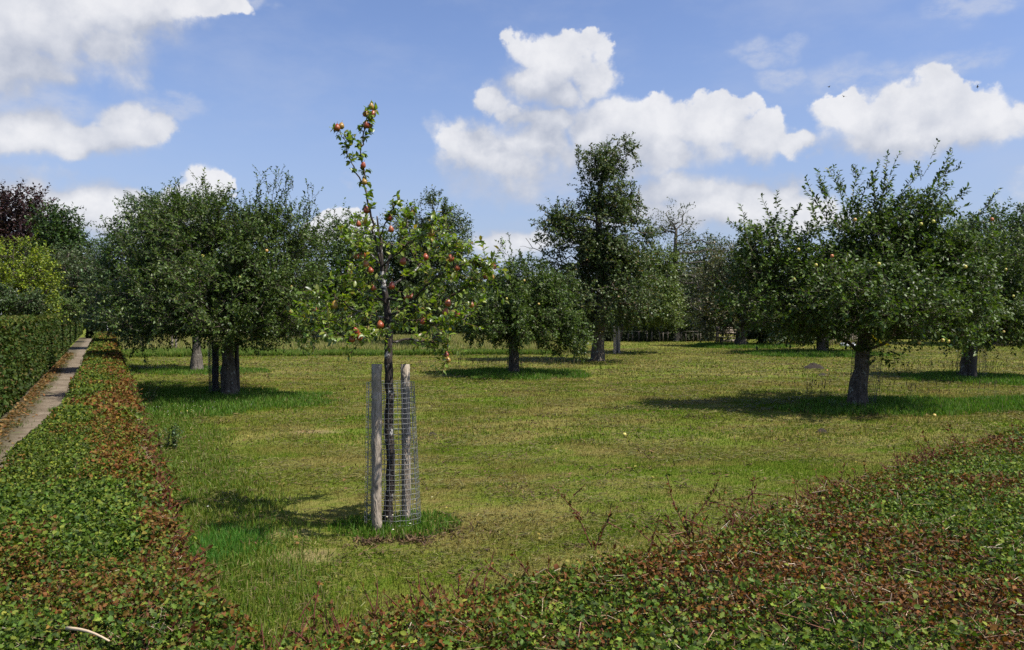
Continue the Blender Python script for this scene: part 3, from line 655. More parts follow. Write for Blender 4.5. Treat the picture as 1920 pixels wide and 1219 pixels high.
# stakes and wire guard round it
def stake(foot, topp, r, label, dfoot=None, group=None, m=None, name='wooden_stake'):
    a = G(*foot); b = at(topp[0], topp[1], a[1] + (topp[2] if len(topp) > 2 else 0)); mb = MB(); fs = np.linspace(0, 1, 14)[:, None]
    pts = (np.zeros(3) - [0, 0, .05]) * (1 - fs) + (b - a) * fs; pts[1:-1, :2] += R.normal(size=(12, 2)) * r * .06
    tube(mb, pts, r * (1 + .05 * R.normal(size=14)), 14, wob=.055)
    return tag(mb.build(name, m or M_STAKE, loc=tuple(a), smooth=False), label, 'stake', group)
stake((706, 997), (707, 683), .052, 'round weathered stake left of the young pear tree trunk', group='stakes beside the young pear tree')
stake((762, 977), (760, 683, .06), .047, 'cracked grey stake with a split top right of the young pear trunk', group='stakes beside the young pear tree')
def guard(name, base, prof, label, hgt, cell=(.075, .075), wire=.0016, m=None, squash=1.0, phase=0., arc=(0, 2 * math.pi), diamond=False, group=None, lean=(0, 0)):
    """welded mesh sleeve: prof = radius at foot and at top"""
    mb = MB(); nz = int(hgt / cell[1]); r0, r1 = prof; na = max(6, int((arc[1] - arc[0]) * (r0 + r1) / 2 / cell[0]))
    rn = 1 + .05 * np.sin(np.arange(na + 1) * 2.1 + phase)
    th = np.linspace(arc[0], arc[1], na + 1); zz = np.linspace(.03, hgt, nz + 1)
    rf = lambda z: (r0 + (r1 - r0) * (z / hgt) ** .8)
    pt = lambda a, z, k: np.stack([np.cos(a) * rf(z) * k + lean[0] * z / hgt, np.sin(a) * rf(z) * k * squash + lean[1] * z / hgt, z + 0 * a], -1)
    Z, A = np.meshgrid(zz, th, indexing='ij'); K = np.broadcast_to(rn, A.shape); Pt = pt(A, Z, K)
    Pt = Pt + R.normal(size=Pt.shape) * .002
    if diamond:
        a_ = Pt[:-1, :-1].reshape(-1, 3); b_ = Pt[1:, 1:].reshape(-1, 3); c_ = Pt[:-1, 1:].reshape(-1, 3); e_ = Pt[1:, :-1].reshape(-1, 3)
        cones(mb, a_, b_, wire, wire, 3); cones(mb, c_, e_, wire, wire, 3)
    else:
        cones(mb, Pt[:, :-1].reshape(-1, 3), Pt[:, 1:].reshape(-1, 3), wire, wire, 4)
        cones(mb, Pt[:-1].reshape(-1, 3), Pt[1:].reshape(-1, 3), wire, wire, 4)
    return tag(mb.build(name, m or M_WIRE, loc=tuple(base)), label, 'tree guard', group)
gb = G(736, 985); guard('tree_guard', gb + [0, .02, 0], (.285, .235), 'galvanised welded wire mesh sleeve around the young pear tree and its two stakes', 1.47, (.05, .052), .0022, squash=.62, lean=(-.02, 0))

# ---------------------------------------------------------------- the orchard trees
GR = 'orchard fruit trees'
A2 = ([(.046, .078, .015), (.064, .104, .021), (.10, .142, .038), (.028, .05, .011)], [.36, .32, .14, .18])
tree('apple_tree', 'broad dense apple tree with upright shoots, its thick trunk beside a chicken wire guard', (432, 745),
 [(400, 470, 120, 95, 0), (310, 520, 110, 95, -.3), (505, 500, 105, 105, -.2), (430, 560, 150, 75, -1.2), (360, 452, 95, 68, .3), (500, 455, 85, 72, .4), (260, 560, 75, 65, .2), (560, 560, 62, 75, .3), (400, 560, 150, 70, 1.4), (300, 600, 85, 42, -.9), (540, 612, 62, 35, -.6), (440, 600, 100, 45, -.6)],
 GR, trunk=[(432, 745), (430, 700), (428, 655), (425, 610, .1)], r0=.19, ntar=820, ntw=11, nl=11, twl=.42, ll=.092, lw=.046, cols=A2, gap=.16, shell=.42, seed=3, up=.4, droop=.05,
 shoots=[((375, 420), (372, 312), .07), ((388, 410), (395, 345), .07), ((405, 420), (420, 343), .07), ((440, 430), (455, 372), .07), ((485, 410), (490, 308), .07), ((510, 410), (527, 310), .07), ((535, 420), (556, 326), .07), ((572, 450), (591, 335), .07), ((560, 440), (574, 372), .07),
  ((500, 420), (505, 335), .07), ((462, 430), (470, 352), .07), ((590, 470), (612, 378), .07), ((350, 420), (352, 345), .07), ((520, 400), (541, 325), .07), ((430, 420), (436, 352), .07), ((600, 500), (640, 378), .07), ((395, 400), (383, 330), .07), ((545, 430), (548, 350), .07), ((478, 400), (482, 345), .07)],
 fruit=[(237, 603), (386, 594), (546, 538), (380, 480), (450, 520), (330, 560), (500, 470), (545, 585)], d=None)
tree('cherry_tree', 'wide tree with slanting leafy shoots behind the broad apple tree, beside the low hedge', (370, 697),
 [(300, 470, 90, 85, 0), (230, 520, 62, 70, -.4), (260, 430, 60, 45, .2), (330, 410, 70, 50, .2), (350, 520, 100, 85, .5), (210, 560, 40, 60, .4), (300, 560, 100, 60, 1.0), (250, 600, 60, 40, -.2)],
 GR, trunk=[(370, 697), (368, 655), (366, 615)], r0=.2, ntar=480, ntw=10, nl=10, twl=.5, ll=.12, lw=.06, cols=([(.045, .082, .028), (.06, .105, .035), (.085, .13, .05), (.03, .055, .02)], [.36, .32, .14, .18]), gap=.26, shell=.4, seed=7, up=.25,
 shoots=[((262, 440), (212, 368), .09), ((280, 420), (238, 360), .09), ((300, 400), (262, 358), .09), ((320, 395), (285, 348), .09), ((335, 390), (309, 340), .09), ((230, 470), (180, 428), .09), ((220, 480), (168, 445), .09), ((245, 450), (192, 405), .09), ((340, 380), (332, 330), .09)], bark=M_BARKGREY)
tree('apple_tree', 'small round apple tree drooping at its right side, on an oval of uncut grass', (965, 703),
 [(965, 560, 75, 62, 0), (920, 590, 45, 50, -.5), (1030, 590, 60, 60, -.4), (980, 520, 55, 35, .3), (960, 600, 90, 42, -1.0), (1075, 640, 40, 38, -.5), (905, 600, 42, 40, .5), (985, 590, 90, 48, 1.0), (1020, 540, 50, 40, .3)],
 GR, trunk=[(965, 703), (964, 665), (962, 625)], r0=.185, ntar=420, ntw=11, nl=10, twl=.36, ll=.105, lw=.06, cols=A2, gap=.22, seed=9, up=.15, droop=.25,
 shoots=[((965, 510), (935, 443), .09), ((985, 500), (972, 468), .09)], fruit=[(983, 526), (950, 560), (1010, 570)])
tree('pear_tree', 'tall old pear tree with a narrow crooked top and a heavy low limb at left', (1120, 678),
 [(1140, 300, 35, 32, 0), (1170, 275, 18, 18, .2), (1175, 300, 22, 12, 0), (1105, 320, 32, 30, -.2), (1125, 370, 42, 40, 0), (1130, 420, 60, 45, -.2), (1170, 380, 28, 30, .3), (1060, 420, 48, 42, -.3), (1045, 480, 45, 42, .4), (1190, 440, 40, 40, .4), (1130, 490, 70, 50, 0), (1150, 560, 85, 50, -1), (1190, 520, 55, 60, -.4), (1110, 560, 60, 50, 1.2), (1090, 600, 60, 30, 0), (1125, 455, 62, 40, .2), (1100, 520, 60, 42, -.5), (1165, 480, 50, 50, -.3)],
 GR, trunk=[(1120, 678), (1122, 630), (1128, 560), (1126, 490, .1), (1122, 430), (1122, 380), (1128, 340), (1142, 305), (1153, 285)], r0=.29, limbs=[([(1126, 505), (1095, 494), (1062, 497), (1036, 512), (1024, 530)], .085), ([(1095, 494), (1070, 480), (1050, 490), (1020, 474), (1000, 466), (985, 446)], .03), ([(1020, 474), (1008, 455), (1004, 440)], .015), ([(1000, 466), (975, 462)], .012), ([(1122, 440), (1090, 432), (1060, 425)], .05), ([(1122, 430), (1160, 425), (1195, 408)], .045)], rtop=.14, ntar=860, ntw=7, nl=10, twl=.46, ll=.12, lw=.078, cols=([(.05, .08, .025), (.07, .10, .035), (.095, .125, .045), (.03, .05, .016), (.12, .09, .04)], [.34, .3, .14, .17, .05]), gap=.41, shell=.6, seed=13, up=.1, tip=.009, bark=M_BARK,
 shoots=[((1170, 290), (1176, 250), .11), ((1085, 320), (1080, 272), .11), ((1195, 420), (1200, 348), .11), ((1050, 420), (1008, 385), .11)])
tree('apple_tree', 'large leaning apple tree with pale apples and wild arching shoots on top', (1607, 765),
 [(1650, 495, 90, 70, 0), (1575, 540, 75, 65, -.5), (1450, 500, 75, 60, .2), (1420, 560, 60, 55, -.2), (1720, 470, 80, 75, .3), (1790, 520, 65, 75, -.3), (1640, 570, 130, 60, -1.2), (1770, 590, 80, 50, -.6), (1500, 590, 85, 42, .7), (1640, 560, 140, 70, 1.3), (1600, 445, 65, 50, .3), (1710, 425, 60, 40, .2), (1440, 455, 38, 34, 0), (1660, 655, 22, 38, -.5), (1810, 600, 60, 40, .8)],
 GR, trunk=[(1607, 765), (1611, 720), (1617, 670), (1622, 630), (1632, 590)], r0=.19, ntar=820, ntw=10, nl=9, twl=.42, ll=.10, lw=.058, cols=([(.046, .08, .013), (.062, .106, .019), (.095, .14, .032), (.028, .05, .011)], [.36, .32, .14, .18]), gap=.37, shell=.5, seed=17, up=.45, droop=.08,
 shoots=[((1575, 430), (1525, 322), .095), ((1590, 410), (1558, 308), .095), ((1610, 400), (1600, 293), .095), ((1640, 400), (1642, 322), .095), ((1650, 390), (1684, 280), .095), ((1680, 400), (1722, 315), .095), ((1700, 400), (1757, 270), .095), ((1720, 400), (1802, 283), .095), ((1740, 420), (1818, 352), .095),
  ((1720, 430), (1790, 330), .095), ((1455, 450), (1455, 360), .095), ((1410, 470), (1362, 392), .095), ((1475, 460), (1497, 380), .095), ((1430, 460), (1410, 415), .095), ((1500, 470), (1530, 400), .095), ((1640, 420), (1660, 335), .095), ((1600, 420), (1580, 340), .095), ((1540, 460), (1520, 370), .095), ((1790, 470), (1870, 362), .095), ((1560, 440), (1545, 335), .095)],
 fruit=[(1629, 400, -.6), (1603, 412, -1), (1727, 420, -.8), (1750, 415, -.9), (1530, 497, -1.2), (1488, 523, -1), (1497, 468, -.9), (1672, 574, -2), (1724, 642, -1.6), (1778, 640, -1.5), (1860, 411, -.6), (1648, 495, -2), (1580, 560, -2), (1560, 480, -1.5), (1810, 500, -1.6), (1768, 638, -1.5)])
tree('apple_tree', 'low spreading apple tree with two dark stakes at its trunk, at the right edge', (1812, 710),
 [(1810, 590, 95, 50, -.5), (1880, 560, 90, 60, 0), (1760, 570, 70, 50, .5), (1940, 590, 70, 55, .3), (1840, 520, 85, 55, .4), (1850, 600, 120, 45, 1.0), (1900, 480, 75, 60, .3)],
 GR, trunk=[(1812, 710), (1814, 680), (1818, 640)], r0=.21, ntar=440, ntw=10, nl=9, twl=.45, ll=.12, lw=.068, cols=APPLE, gap=.25, seed=19, droop=.15, fruit=[(1886, 505, -2), (1900, 555, -2.2), (1882, 622, -2), (1850, 600, -2.4)])
tree('apple_tree', 'shaded apple tree with a dark trunk between two thin stakes on uncut grass', (1542, 663),
 [(1540, 570, 90, 50, 0), (1470, 560, 60, 50, -.5), (1600, 560, 70, 50, .5), (1540, 520, 80, 40, .4), (1530, 600, 110, 28, -1), (1540, 590, 110, 38, 1.5)],
 GR, trunk=[(1542, 663), (1543, 640), (1545, 610)], r0=.25, ntar=340, ntw=8, nl=9, twl=.55, ll=.17, lw=.10, cols=APPLE, gap=.2, seed=23, tip=.01)
tree('apple_tree', 'thin brownish tree with a pale grey trunk standing by the plank bench', (1390, 650),
 [(1385, 560, 50, 50, 0), (1350, 590, 38, 40, -.5), (1410, 520, 40, 45, .4), (1430, 590, 45, 35, 0), (1370, 500, 32, 40, .4), (1340, 540, 30, 40, .3)],
 GR, trunk=[(1388, 650), (1390, 620), (1392, 590)], r0=.36, ntar=300, ntw=8, nl=8, twl=.7, ll=.18, lw=.10, cols=([(.085, .085, .04), (.06, .075, .03), (.11, .095, .055), (.045, .055, .022)], [.35, .3, .2, .15]), gap=.3, seed=29, tip=.012, bark=M_BARKGREY)
tree('pear_tree', 'old tree with flared pale trunk and gnarled half bare top before the far hedge', (1268, 640),
 [(1268, 420, 32, 34, 0), (1235, 430, 28, 22, .3), (1300, 470, 35, 28, 0), (1270, 500, 60, 45, 0), (1240, 550, 65, 45, -1), (1310, 550, 50, 45, .6), (1270, 590, 80, 28, 0), (1340, 470, 28, 24, .4)],
 GR, trunk=[(1268, 640), (1270, 600), (1268, 540), (1266, 470), (1268, 430)], rtop=.22, r0=.36, ntar=380, ntw=6, nl=7, twl=.7, ll=.17, lw=.09, cols=([(.05, .07, .025), (.07, .09, .035), (.035, .05, .018)], [.4, .3, .3]), gap=.4, shell=.7, seed=31, tip=.022, bark=M_BARKGREY, bare=.42, leafdroop=.3)
tree('apple_tree', 'light green round young tree beside the tall pear tree, between three thin stakes', (1160, 663),
 [(1200, 520, 45, 45, 0), (1235, 500, 40, 42, .3), (1215, 560, 60, 48, -.5), (1175, 570, 45, 45, .4), (1240, 575, 40, 35, .3)],
 GR, trunk=[(1158, 663), (1160, 640), (1172, 605)], r0=.07, ntar=300, ntw=9, nl=9, twl=.5, ll=.15, lw=.09, cols=([(.085, .12, .032), (.11, .15, .045), (.06, .09, .022)], [.45, .25, .3]), gap=.26, seed=37, tip=.008)
tree('apple_tree', 'rounded loose tree in the tall meadow grass behind the young pear tree', (820, 652),
 [(810, 410, 45, 40, 0), (775, 440, 50, 50, 0), (840, 450, 42, 48, .5), (800, 500, 80, 55, 0), (740, 500, 60, 60, .6), (800, 560, 95, 50, 0), (860, 500, 30, 40, 0)],
 GR, trunk=[(820, 652), (818, 610), (810, 560), (806, 480), (806, 430)], rtop=.2, r0=.3, ntar=620, ntw=8, nl=8, twl=.65, ll=.18, lw=.09, cols=([(.05, .075, .026), (.07, .10, .035), (.035, .055, .018)], [.42, .28, .3]), gap=.3, shell=.6, seed=41, tip=.014,
 shoots=[((815, 400), (805, 366), .14), ((830, 400), (838, 370), .14)])

# ---------------------------------------------------------------- trees beyond the orchard
GB = 'trees beyond the orchard'
DG = ([(.035, .062, .018), (.05, .085, .024), (.024, .042, .013)], [.42, .28, .3])
MG = ([(.055, .09, .022), (.075, .12, .03), (.035, .06, .016)], [.42, .28, .3])
def bgtree(name, label, px, d, lobes, cols=DG, ntar=200, ntw=7, nl=7, twl=1.0, ll=.24, lw=.15, r0=.3, gap=.25, seed=1, **k):
    return tree(name, label, (px, 600), lobes, GB, ntar=ntar, ntw=ntw, nl=nl, twl=twl, ll=ll, lw=lw, cols=cols, r0=r0, gap=gap, seed=seed, d=d, tip=.02, step=.6, **k)
bgtree('copper_beech', 'dark purple leaved tree high at the left edge', 45, 62, [(50, 400, 50, 42, 0), (15, 420, 60, 55, 0), (85, 440, 40, 50, .5), (40, 480, 80, 60, 0), (-40, 430, 60, 60, 0)], ([(.034, .017, .020), (.046, .022, .025), (.022, .013, .015)], [.4, .25, .35]), 300, 8, 8, 1.1, .26, .16, seed=43, cat='tree', gap=.3, up=.5)
bgtree('tree', 'deep green tree right of the purple leaved tree', 112, 55, [(115, 430, 28, 36, 0), (105, 480, 42, 50, 0), (140, 470, 28, 26, .3), (125, 530, 55, 50, 0), (95, 410, 18, 16, 0)], ([(.038, .07, .018), (.055, .10, .026), (.022, .042, .012)], [.42, .25, .33]), 260, 8, 8, .95, .24, .15, seed=47)
bgtree('shrub', 'bright yellow green rounded shrub at the left edge', 35, 34, [(30, 500, 55, 46, 0), (70, 530, 38, 40, 0), (0, 540, 60, 50, 0), (55, 565, 50, 30, -.5)], ([(.14, .19, .013), (.20, .235, .018), (.085, .13, .012)], [.42, .28, .3]), 250, 8, 8, .5, .11, .07, seed=53, cat='shrub', gap=.15)
bgtree('tree', 'grey green tree with hanging boughs over the far end of the path', 100, 46, [(150, 500, 50, 40, 0), (180, 540, 55, 45, 0), (135, 560, 40, 28, .4), (205, 580, 45, 22, .4)], ([(.05, .075, .03), (.075, .105, .045), (.03, .05, .018)], [.42, .28, .3]), 240, 8, 8, .75, .16, .08, seed=59, droop=.5)
bgtree('shrub', 'dark green bush behind the tall hedge under the yellow green shrub', 20, 28, [(15, 568, 60, 18, 0), (-30, 560, 50, 24, 0), (55, 574, 26, 10, 0)], DG, 150, 8, 8, .35, .09, .06, seed=61, cat='shrub', gap=.1, r0=.06)
bgtree('shrub', 'leafy bush with pale flower heads behind the end of the tall hedge', 100, 36, [(100, 576, 38, 12, 0), (60, 580, 40, 9, 0), (130, 582, 20, 9, 0)], ([(.07, .12, .025), (.11, .16, .04), (.22, .24, .12), (.04, .07, .018)], [.4, .3, .06, .24]), 140, 8, 8, .4, .10, .06, seed=67, cat='shrub', gap=.1, r0=.06)
bgtree('tree', 'mid green round tree between the broad apple tree and the young pear tree', 655, 72, [(650, 450, 45, 45, 0), (620, 500, 50, 55, 0), (690, 490, 45, 55, 0), (655, 550, 85, 55, 0)], MG, 330, 8, 8, 1.2, .28, .16, seed=71)
bgtree('tree', 'dense dark rounded tree with a bushy flat top at the right edge', 1870, 52, [(1850, 430, 60, 42, 0), (1920, 440, 70, 50, 0), (1790, 470, 45, 45, .5), (1860, 520, 110, 65, 0), (1980, 470, 70, 70, 0)], ([(.045, .08, .02), (.06, .105, .028), (.028, .05, .014)], [.42, .28, .3]), 420, 8, 9, .9, .22, .12, seed=73, up=.6, gap=.2)
bgtree('tree', 'sparse tree with bare crooked twigs right of the gnarled old pear', 1325, 66, [(1320, 480, 28, 26, 0), (1340, 520, 35, 40, 0), (1305, 560, 45, 40, 0), (1350, 560, 40, 45, 0)], DG, 300, 6, 7, 1.2, .28, .16, seed=79, gap=.32, bare=.2, shell=.7)
bgtree('tree', 'dark tree closing the view left of the tall pear tree', 1010, 84, [(1000, 560, 60, 34, 0), (940, 575, 50, 28, 0), (1060, 560, 50, 40, 0)], DG, 220, 7, 7, 1.3, .34, .2, seed=83)
bgtree('tree', 'dark background tree between the gnarled pear and the brownish tree', 1300, 88, [(1300, 545, 80, 42, 0), (1385, 535, 70, 48, 0), (1230, 550, 70, 40, 0), (1310, 510, 40, 25, 0)], DG, 320, 7, 7, 1.3, .34, .2, seed=89)
bgtree('tree', 'dark background tree seen through the crown of the large leaning apple tree', 1620, 80, [(1600, 520, 110, 60, 0), (1480, 540, 80, 50, 0), (1720, 520, 90, 60, 0)], DG, 300, 7, 7, 1.3, .34, .2, seed=97)
bgtree('tree', 'dark background tree seen behind the trunk of the broad apple tree', 420, 74, [(420, 560, 130, 55, 0), (300, 560, 80, 50, 0), (540, 560, 90, 50, 0)], DG, 300, 7, 7, 1.3, .32, .2, seed=101)
# far belt of scrub and woodland
mb = MB(); n = 66000
pxs = -1000 + R.random(n) * 3900; d = 96 + 14 * R.random(n); x = (pxs - 960) / FPX * d
top = 2.6 + 3.2 * fbm(x * .13, d * 0, 55, 3) + 1.6 * fbm(x * .6, d * 0, 56, 2); z = .1 + (top + .3) * R.random(n) ** .75
p = np.stack([x, d, z], -1); leaves(mb, p, rvec(n), unit(rvec(n) + [0, -.3, .6]), .6 * (.6 + .6 * R.random(n)), .42, pal(n, [(.035, .058, .02), (.05, .08, .026), (.024, .042, .014)]))
x = np.linspace(-150, 150, 240); tp_ = 2.0 + 3.0 * fbm(x * .13, 0 * x, 55, 3)
for yy in (106.0, 112.0):
    V = np.concatenate([np.stack([x, yy + 0 * x, -.1 + 0 * x], -1), np.stack([x, yy + 1.5 * np.sin(x), tp_], -1)]); i = np.arange(239); mb.quads(V, np.stack([i, i + 1, i + 241, i + 240], -1), (.02, .032, .014))
tag(mb.build('distant_woods', M_LEAF), 'low dark belt of scrub and woodland closing the horizon', 'woods', kind='stuff')

# ---------------------------------------------------------------- small tree guards and stakes
GS = 'tree stakes in the orchard'
stake((404, 740), (404, 640), .085, 'dark rough post left of the broad apple tree trunk, holding its chicken wire', group=GS, m=M_DARKWOOD)
stake((446, 738), (443, 640), .06, 'thin dark post touching the right side of the broad apple tree trunk', group=GS, m=M_DARKWOOD)
b = G(418, 742); guard('tree_guard', b + [-.04, 0, 0], (.30, .30), 'chicken wire sleeve around the broad apple tree trunk and its post', 1.75, (.055, .06), .0032, M_RUSTWIRE, squash=.9, diamond=True)
b = G(375, 697); guard('tree_guard', b + [.42, .1, 0], (.17, .17), 'fine wire sleeve right of the pale trunk of the slanting shoot tree', 1.35, (.09, .09), .003, M_RUSTWIRE, squash=.8, diamond=True)
b = G(965, 703); guard('tree_guard', b, (.26, .25), 'tight wire sleeve around the small round apple tree trunk', 1.35, (.08, .08), .002, M_RUSTWIRE)
b = G(1613, 765); guard('tree_guard', b + [.02, 0, 0], (.27, .33), 'leaning wire net sleeve around the large leaning apple tree trunk', 1.55, (.055, .055), .0022, M_RUSTWIRE, lean=(.18, 0))
b = G(1815, 710); guard('tree_guard', b + [.12, 0, 0], (.42, .40), 'wide wire sleeve around the low spreading apple tree and its stakes', 1.3, (.09, .09), .003, M_RUSTWIRE)
stake((1826, 712), (1827, 640), .09, 'dark stake close to the trunk of the low spreading apple tree, right of it', group=GS, m=M_DARKWOOD)
stake((1533, 662), (1533, 615), .06, 'dark stake left of the shaded apple tree trunk on the uncut grass', group=GS, m=M_DARKWOOD)
stake((1551, 663), (1551, 615), .08, 'dark stake right of the shaded apple tree trunk on the uncut grass', group=GS, m=M_DARKWOOD)
stake((1152, 665), (1152, 612), .06, 'pale thin stake, left one of the three around the light green young tree', group=GS)
stake((1156, 661), (1157, 612), .05, 'pale thin stake, middle one of the three around the light green young tree', group=GS)
stake((1161, 664), (1161, 612), .06, 'pale thin stake, right one of the three around the light green young tree', group=GS)
stake((323, 659), (323, 628), .06, 'pale short post in the far grass at left, left one of a pair', group=GS)
stake((330, 659), (330, 628), .06, 'pale short post in the far grass at left, right one of a pair', group=GS)

# ---------------------------------------------------------------- hedges
def hedge_leaves(mb, P, Nn, size, C, tpl, tilt=.55):
    if tpl is LEAF_H:
        h = len(P) * 2 // 5; size = np.broadcast_to(size, (len(P),)); hedge_leaves(mb, P[:h], Nn[:h], size[:h] * .85, C[:h], LEAF_M, tilt); P, Nn, size, C = P[h:], Nn[h:], size[h:], C[h:]
    n = len(P); nr = unit(Nn + rvec(n) * tilt); dr = unit(np.cross(nr, rvec(n)))
    leaves(mb, P, dr, nr, size, size * (.55 + .35 * R.random(n)), C, tpl)
def sticks(mb, P, D, L, r, C, mi=1):
    cones(mb, P - D * L[:, None] / 2, P + D * L[:, None] / 2, r, r * .6, 4, C, mi)
GREENS = [(.048, .086, .010), (.080, .125, .015), (.135, .165, .025), (.026, .048, .009), (.080, .122, .033)]
BROWNS = [(.125, .048, .014), (.080, .032, .011), (.18, .078, .02), (.058, .028, .011)]
# low hedge on the left (A) : between n = -0.63 and 0.31, running away along U2
HZ = 1.08
ha = empty('low_hedge', (*hs(-.16, 1.5), 0), 'low flat topped hawthorn hedge running away beside the gravel path at left', 'hedge', 'hedges')
def wA(nn, s): return np.where(nn < -.16, -.16 + (nn + .16) * (.32 + .27 * np.clip((11 - s) / 3.5, 0, 1)) / .5, nn)     # the path side swells towards the near end
O = np.array([*hs(-.16, 1.5), 0])
def bumpA(nn, s): return .11 * (fbm(nn * 3, s * 2.2, 21, 3) - .5) + .05 * (fbm(nn * 9, s * 9, 22, 2) - .5)
mb = MB()
gn = np.linspace(-.55, .22, 14); gs = np.linspace(0.6, 46, 420); NN, SS = np.meshgrid(gn, gs); z = HZ - .10 + bumpA(NN, SS)
V = wA(NN, SS).reshape(-1, 1) * [*N2_, 0] + SS.reshape(-1, 1) * [*U2, 0]; V[:, 2] = z.ravel() - .05 * (np.abs(NN.ravel() + .16) > .34)
i = (np.arange(419)[:, None] * 14 + np.arange(13)[None]).ravel(); Qd = np.stack([i, i + 1, i + 15, i + 14], -1); mb.quads(V - O, Qd, (.02, .022, .010), 0)
for c0 in (0, 13):
    top = V.reshape(420, 14, 3)[:, c0]; bt = top.copy(); bt[:, 2] = 0; VV = np.concatenate([top, bt]) - O; i = np.arange(419); mb.quads(VV, np.stack([i, i + 1, i + 421, i + 420], -1), (.018, .02, .010), 0)
for r_ in (0, 419):
    top = V.reshape(420, 14, 3)[r_]; bt = top.copy(); bt[:, 2] = 0; VV = np.concatenate([top, bt]) - O; i = np.arange(13); mb.quads(VV, np.stack([i, i + 1, i + 15, i + 14], -1), (.018, .02, .010), 0)
for n, s0, s1, sz, tpl in ((84000, .6, 4.2, .026, LEAF_H), (72000, 4.2, 9, .028, LEAF_M), (46000, 9, 20, .045, LEAF_S), (26000, 20, 46, .075, LEAF_S)):
    s = s0 + (s1 - s0) * R.random(n) ** 1.15; nn = -.66 + 1.02 * R.random(n)
    edge = np.clip((np.abs(nn + .16) - .38) / .13, 0, 1); wob = .16 * (fbm(s * 1.3, 0 * s, 31) - .5) * np.clip((nn + .16) / .35, -1, 1)
    z = HZ + bumpA(nn, s) - .10 * edge ** 2 * 1.4 - .14 * R.random(n) ** 1.3 + .03
    wob = wob + .16 * np.exp(-((s - 2.4) / 1.1) ** 2) * np.clip((nn + .2) / .5, 0, 1); P = np.outer(wA(nn, s) + wob, [*N2_, 0]) + np.outer(s, [*U2, 0]); P[:, 2] = z
    red = (fbm(s * 1.3, nn * 3, 41) + .74 * np.clip((nn + .22) / .5, 0, 1) * np.clip((s - 2.6) / 2, 0, 1) * fbm(s * .8, nn * 2, 43) + .08 * np.clip((s - 5) / 12, 0, 1) + .45 * (R.random(n) - .5)) > .76
    C = pal(n, GREENS, [.3, .27, .16, .17, .10]); k = int(red.sum())
    C[red] = pal(k, [(.13, .052, .016), (.135, .09, .022), (.08, .034, .012), (.12, .11, .024)], [.34, .26, .2, .2])
    far = s > 6; C[far] = C[far] * [1.12, 1.0, .95]
    Nn = np.tile([0, 0, 1.0], (n, 1)) + np.outer(edge * np.sign(nn + .16) * 1.2, [*N2_, 0])
    hedge_leaves(mb, P - O, unit(Nn), sz * (.4 + .75 * R.random(n)), C, tpl, 1.1)
n = 42000; s = .6 + 40 * R.random(n) ** 1.3; sd = np.where(R.random(n) < .5, -1, 1)                  # the two clipped sides
nn = np.where(sd > 0, .33, -.65) + .05 * R.normal(size=n); P = np.outer(wA(nn, s), [*N2_, 0]) + np.outer(s, [*U2, 0]); P[:, 2] = .04 + (HZ - .1) * R.random(n)
hedge_leaves(mb, P - O, np.outer(sd, [*N2_, 0]) + [0, 0, .5], (.04 + .0016 * s) * (.6 + .7 * R.random(n)), pal(n, GREENS + [(.12, .07, .03)]), LEAF_S)
n = 5200; s = 1.0 + 11 * R.random(n) ** 1.4; nn = -.6 + .9 * R.random(n); P = np.outer(wA(nn, s), [*N2_, 0]) + np.outer(s, [*U2, 0]); P[:, 2] = HZ + bumpA(nn, s) - .01
sticks(mb, P - O, unit(rvec(n) * [1, 1, .45]), .02 + .08 * R.random(n) ** 1.5, .0013, pal(n, [(.26, .17, .10), (.14, .07, .04), (.38, .30, .20)]))
mb.build('foliage', [M_HEDGE, M_TINT], ha)

def red_shoots(mb, P, D, L, mi_leaf=0, mi_tw=1, leaf=.022, per=.022, cols=None):
    """thin thorny new shoots with small bronze leaves"""
    cols = cols or [(.13, .042, .012), (.085, .03, .011), (.15, .08, .018), (.09, .10, .018), (.07, .11, .016)]
    for p, d, l in zip(P, D, L):
        k = 6; pts = [p]; dd = unit(d)
        for j in range(k): dd = unit(dd + R.normal(size=3) * .10); pts.append(pts[-1] + dd * l / k)
        pts = np.array(pts); cones(mb, pts[:-1], pts[1:], np.linspace(.0032, .0016, k), np.linspace(.0030, .0012, k), 4, (.11, .035, .025), mi_tw)
        m = max(3, int(l / per)); f = R.random(m) * .97 * k; i = f.astype(int); q = pts[i] + (pts[i + 1] - pts[i]) * (f - i)[:, None]
        leaves(mb, q, unit(rvec(m) + dd * .8), unit(rvec(m) + [0, 0, .8]), leaf * (.5 + R.random(m)), leaf * .65, pal(m, cols), LEAF_M if l < .1 else LEAF_H, mi_leaf)
mb = MB(); n = 1100; s = 2.6 + 13 * R.random(n) ** 1.35; nn = .33 - .30 * R.random(n) ** 1.6
k = fbm(s * 1.1, s * 0, 61) + .35 * R.random(n) > .66; s, nn = s[k], nn[k]; n = len(s)
P = np.outer(nn, [*N2_, 0]) + np.outer(s, [*U2, 0]); P[:, 2] = HZ - .06 - .03 * R.random(n)
D = unit(np.outer(.6 + .4 * R.random(n), [*N2_, 0]) + rvec(n) * .55 + [0, 0, .45]); red_shoots(mb, P - O, D, .05 + .13 * R.random(n) ** 2, leaf=.028)
mb.build('new_shoots', [M_HEDGE, M_TINT], ha)

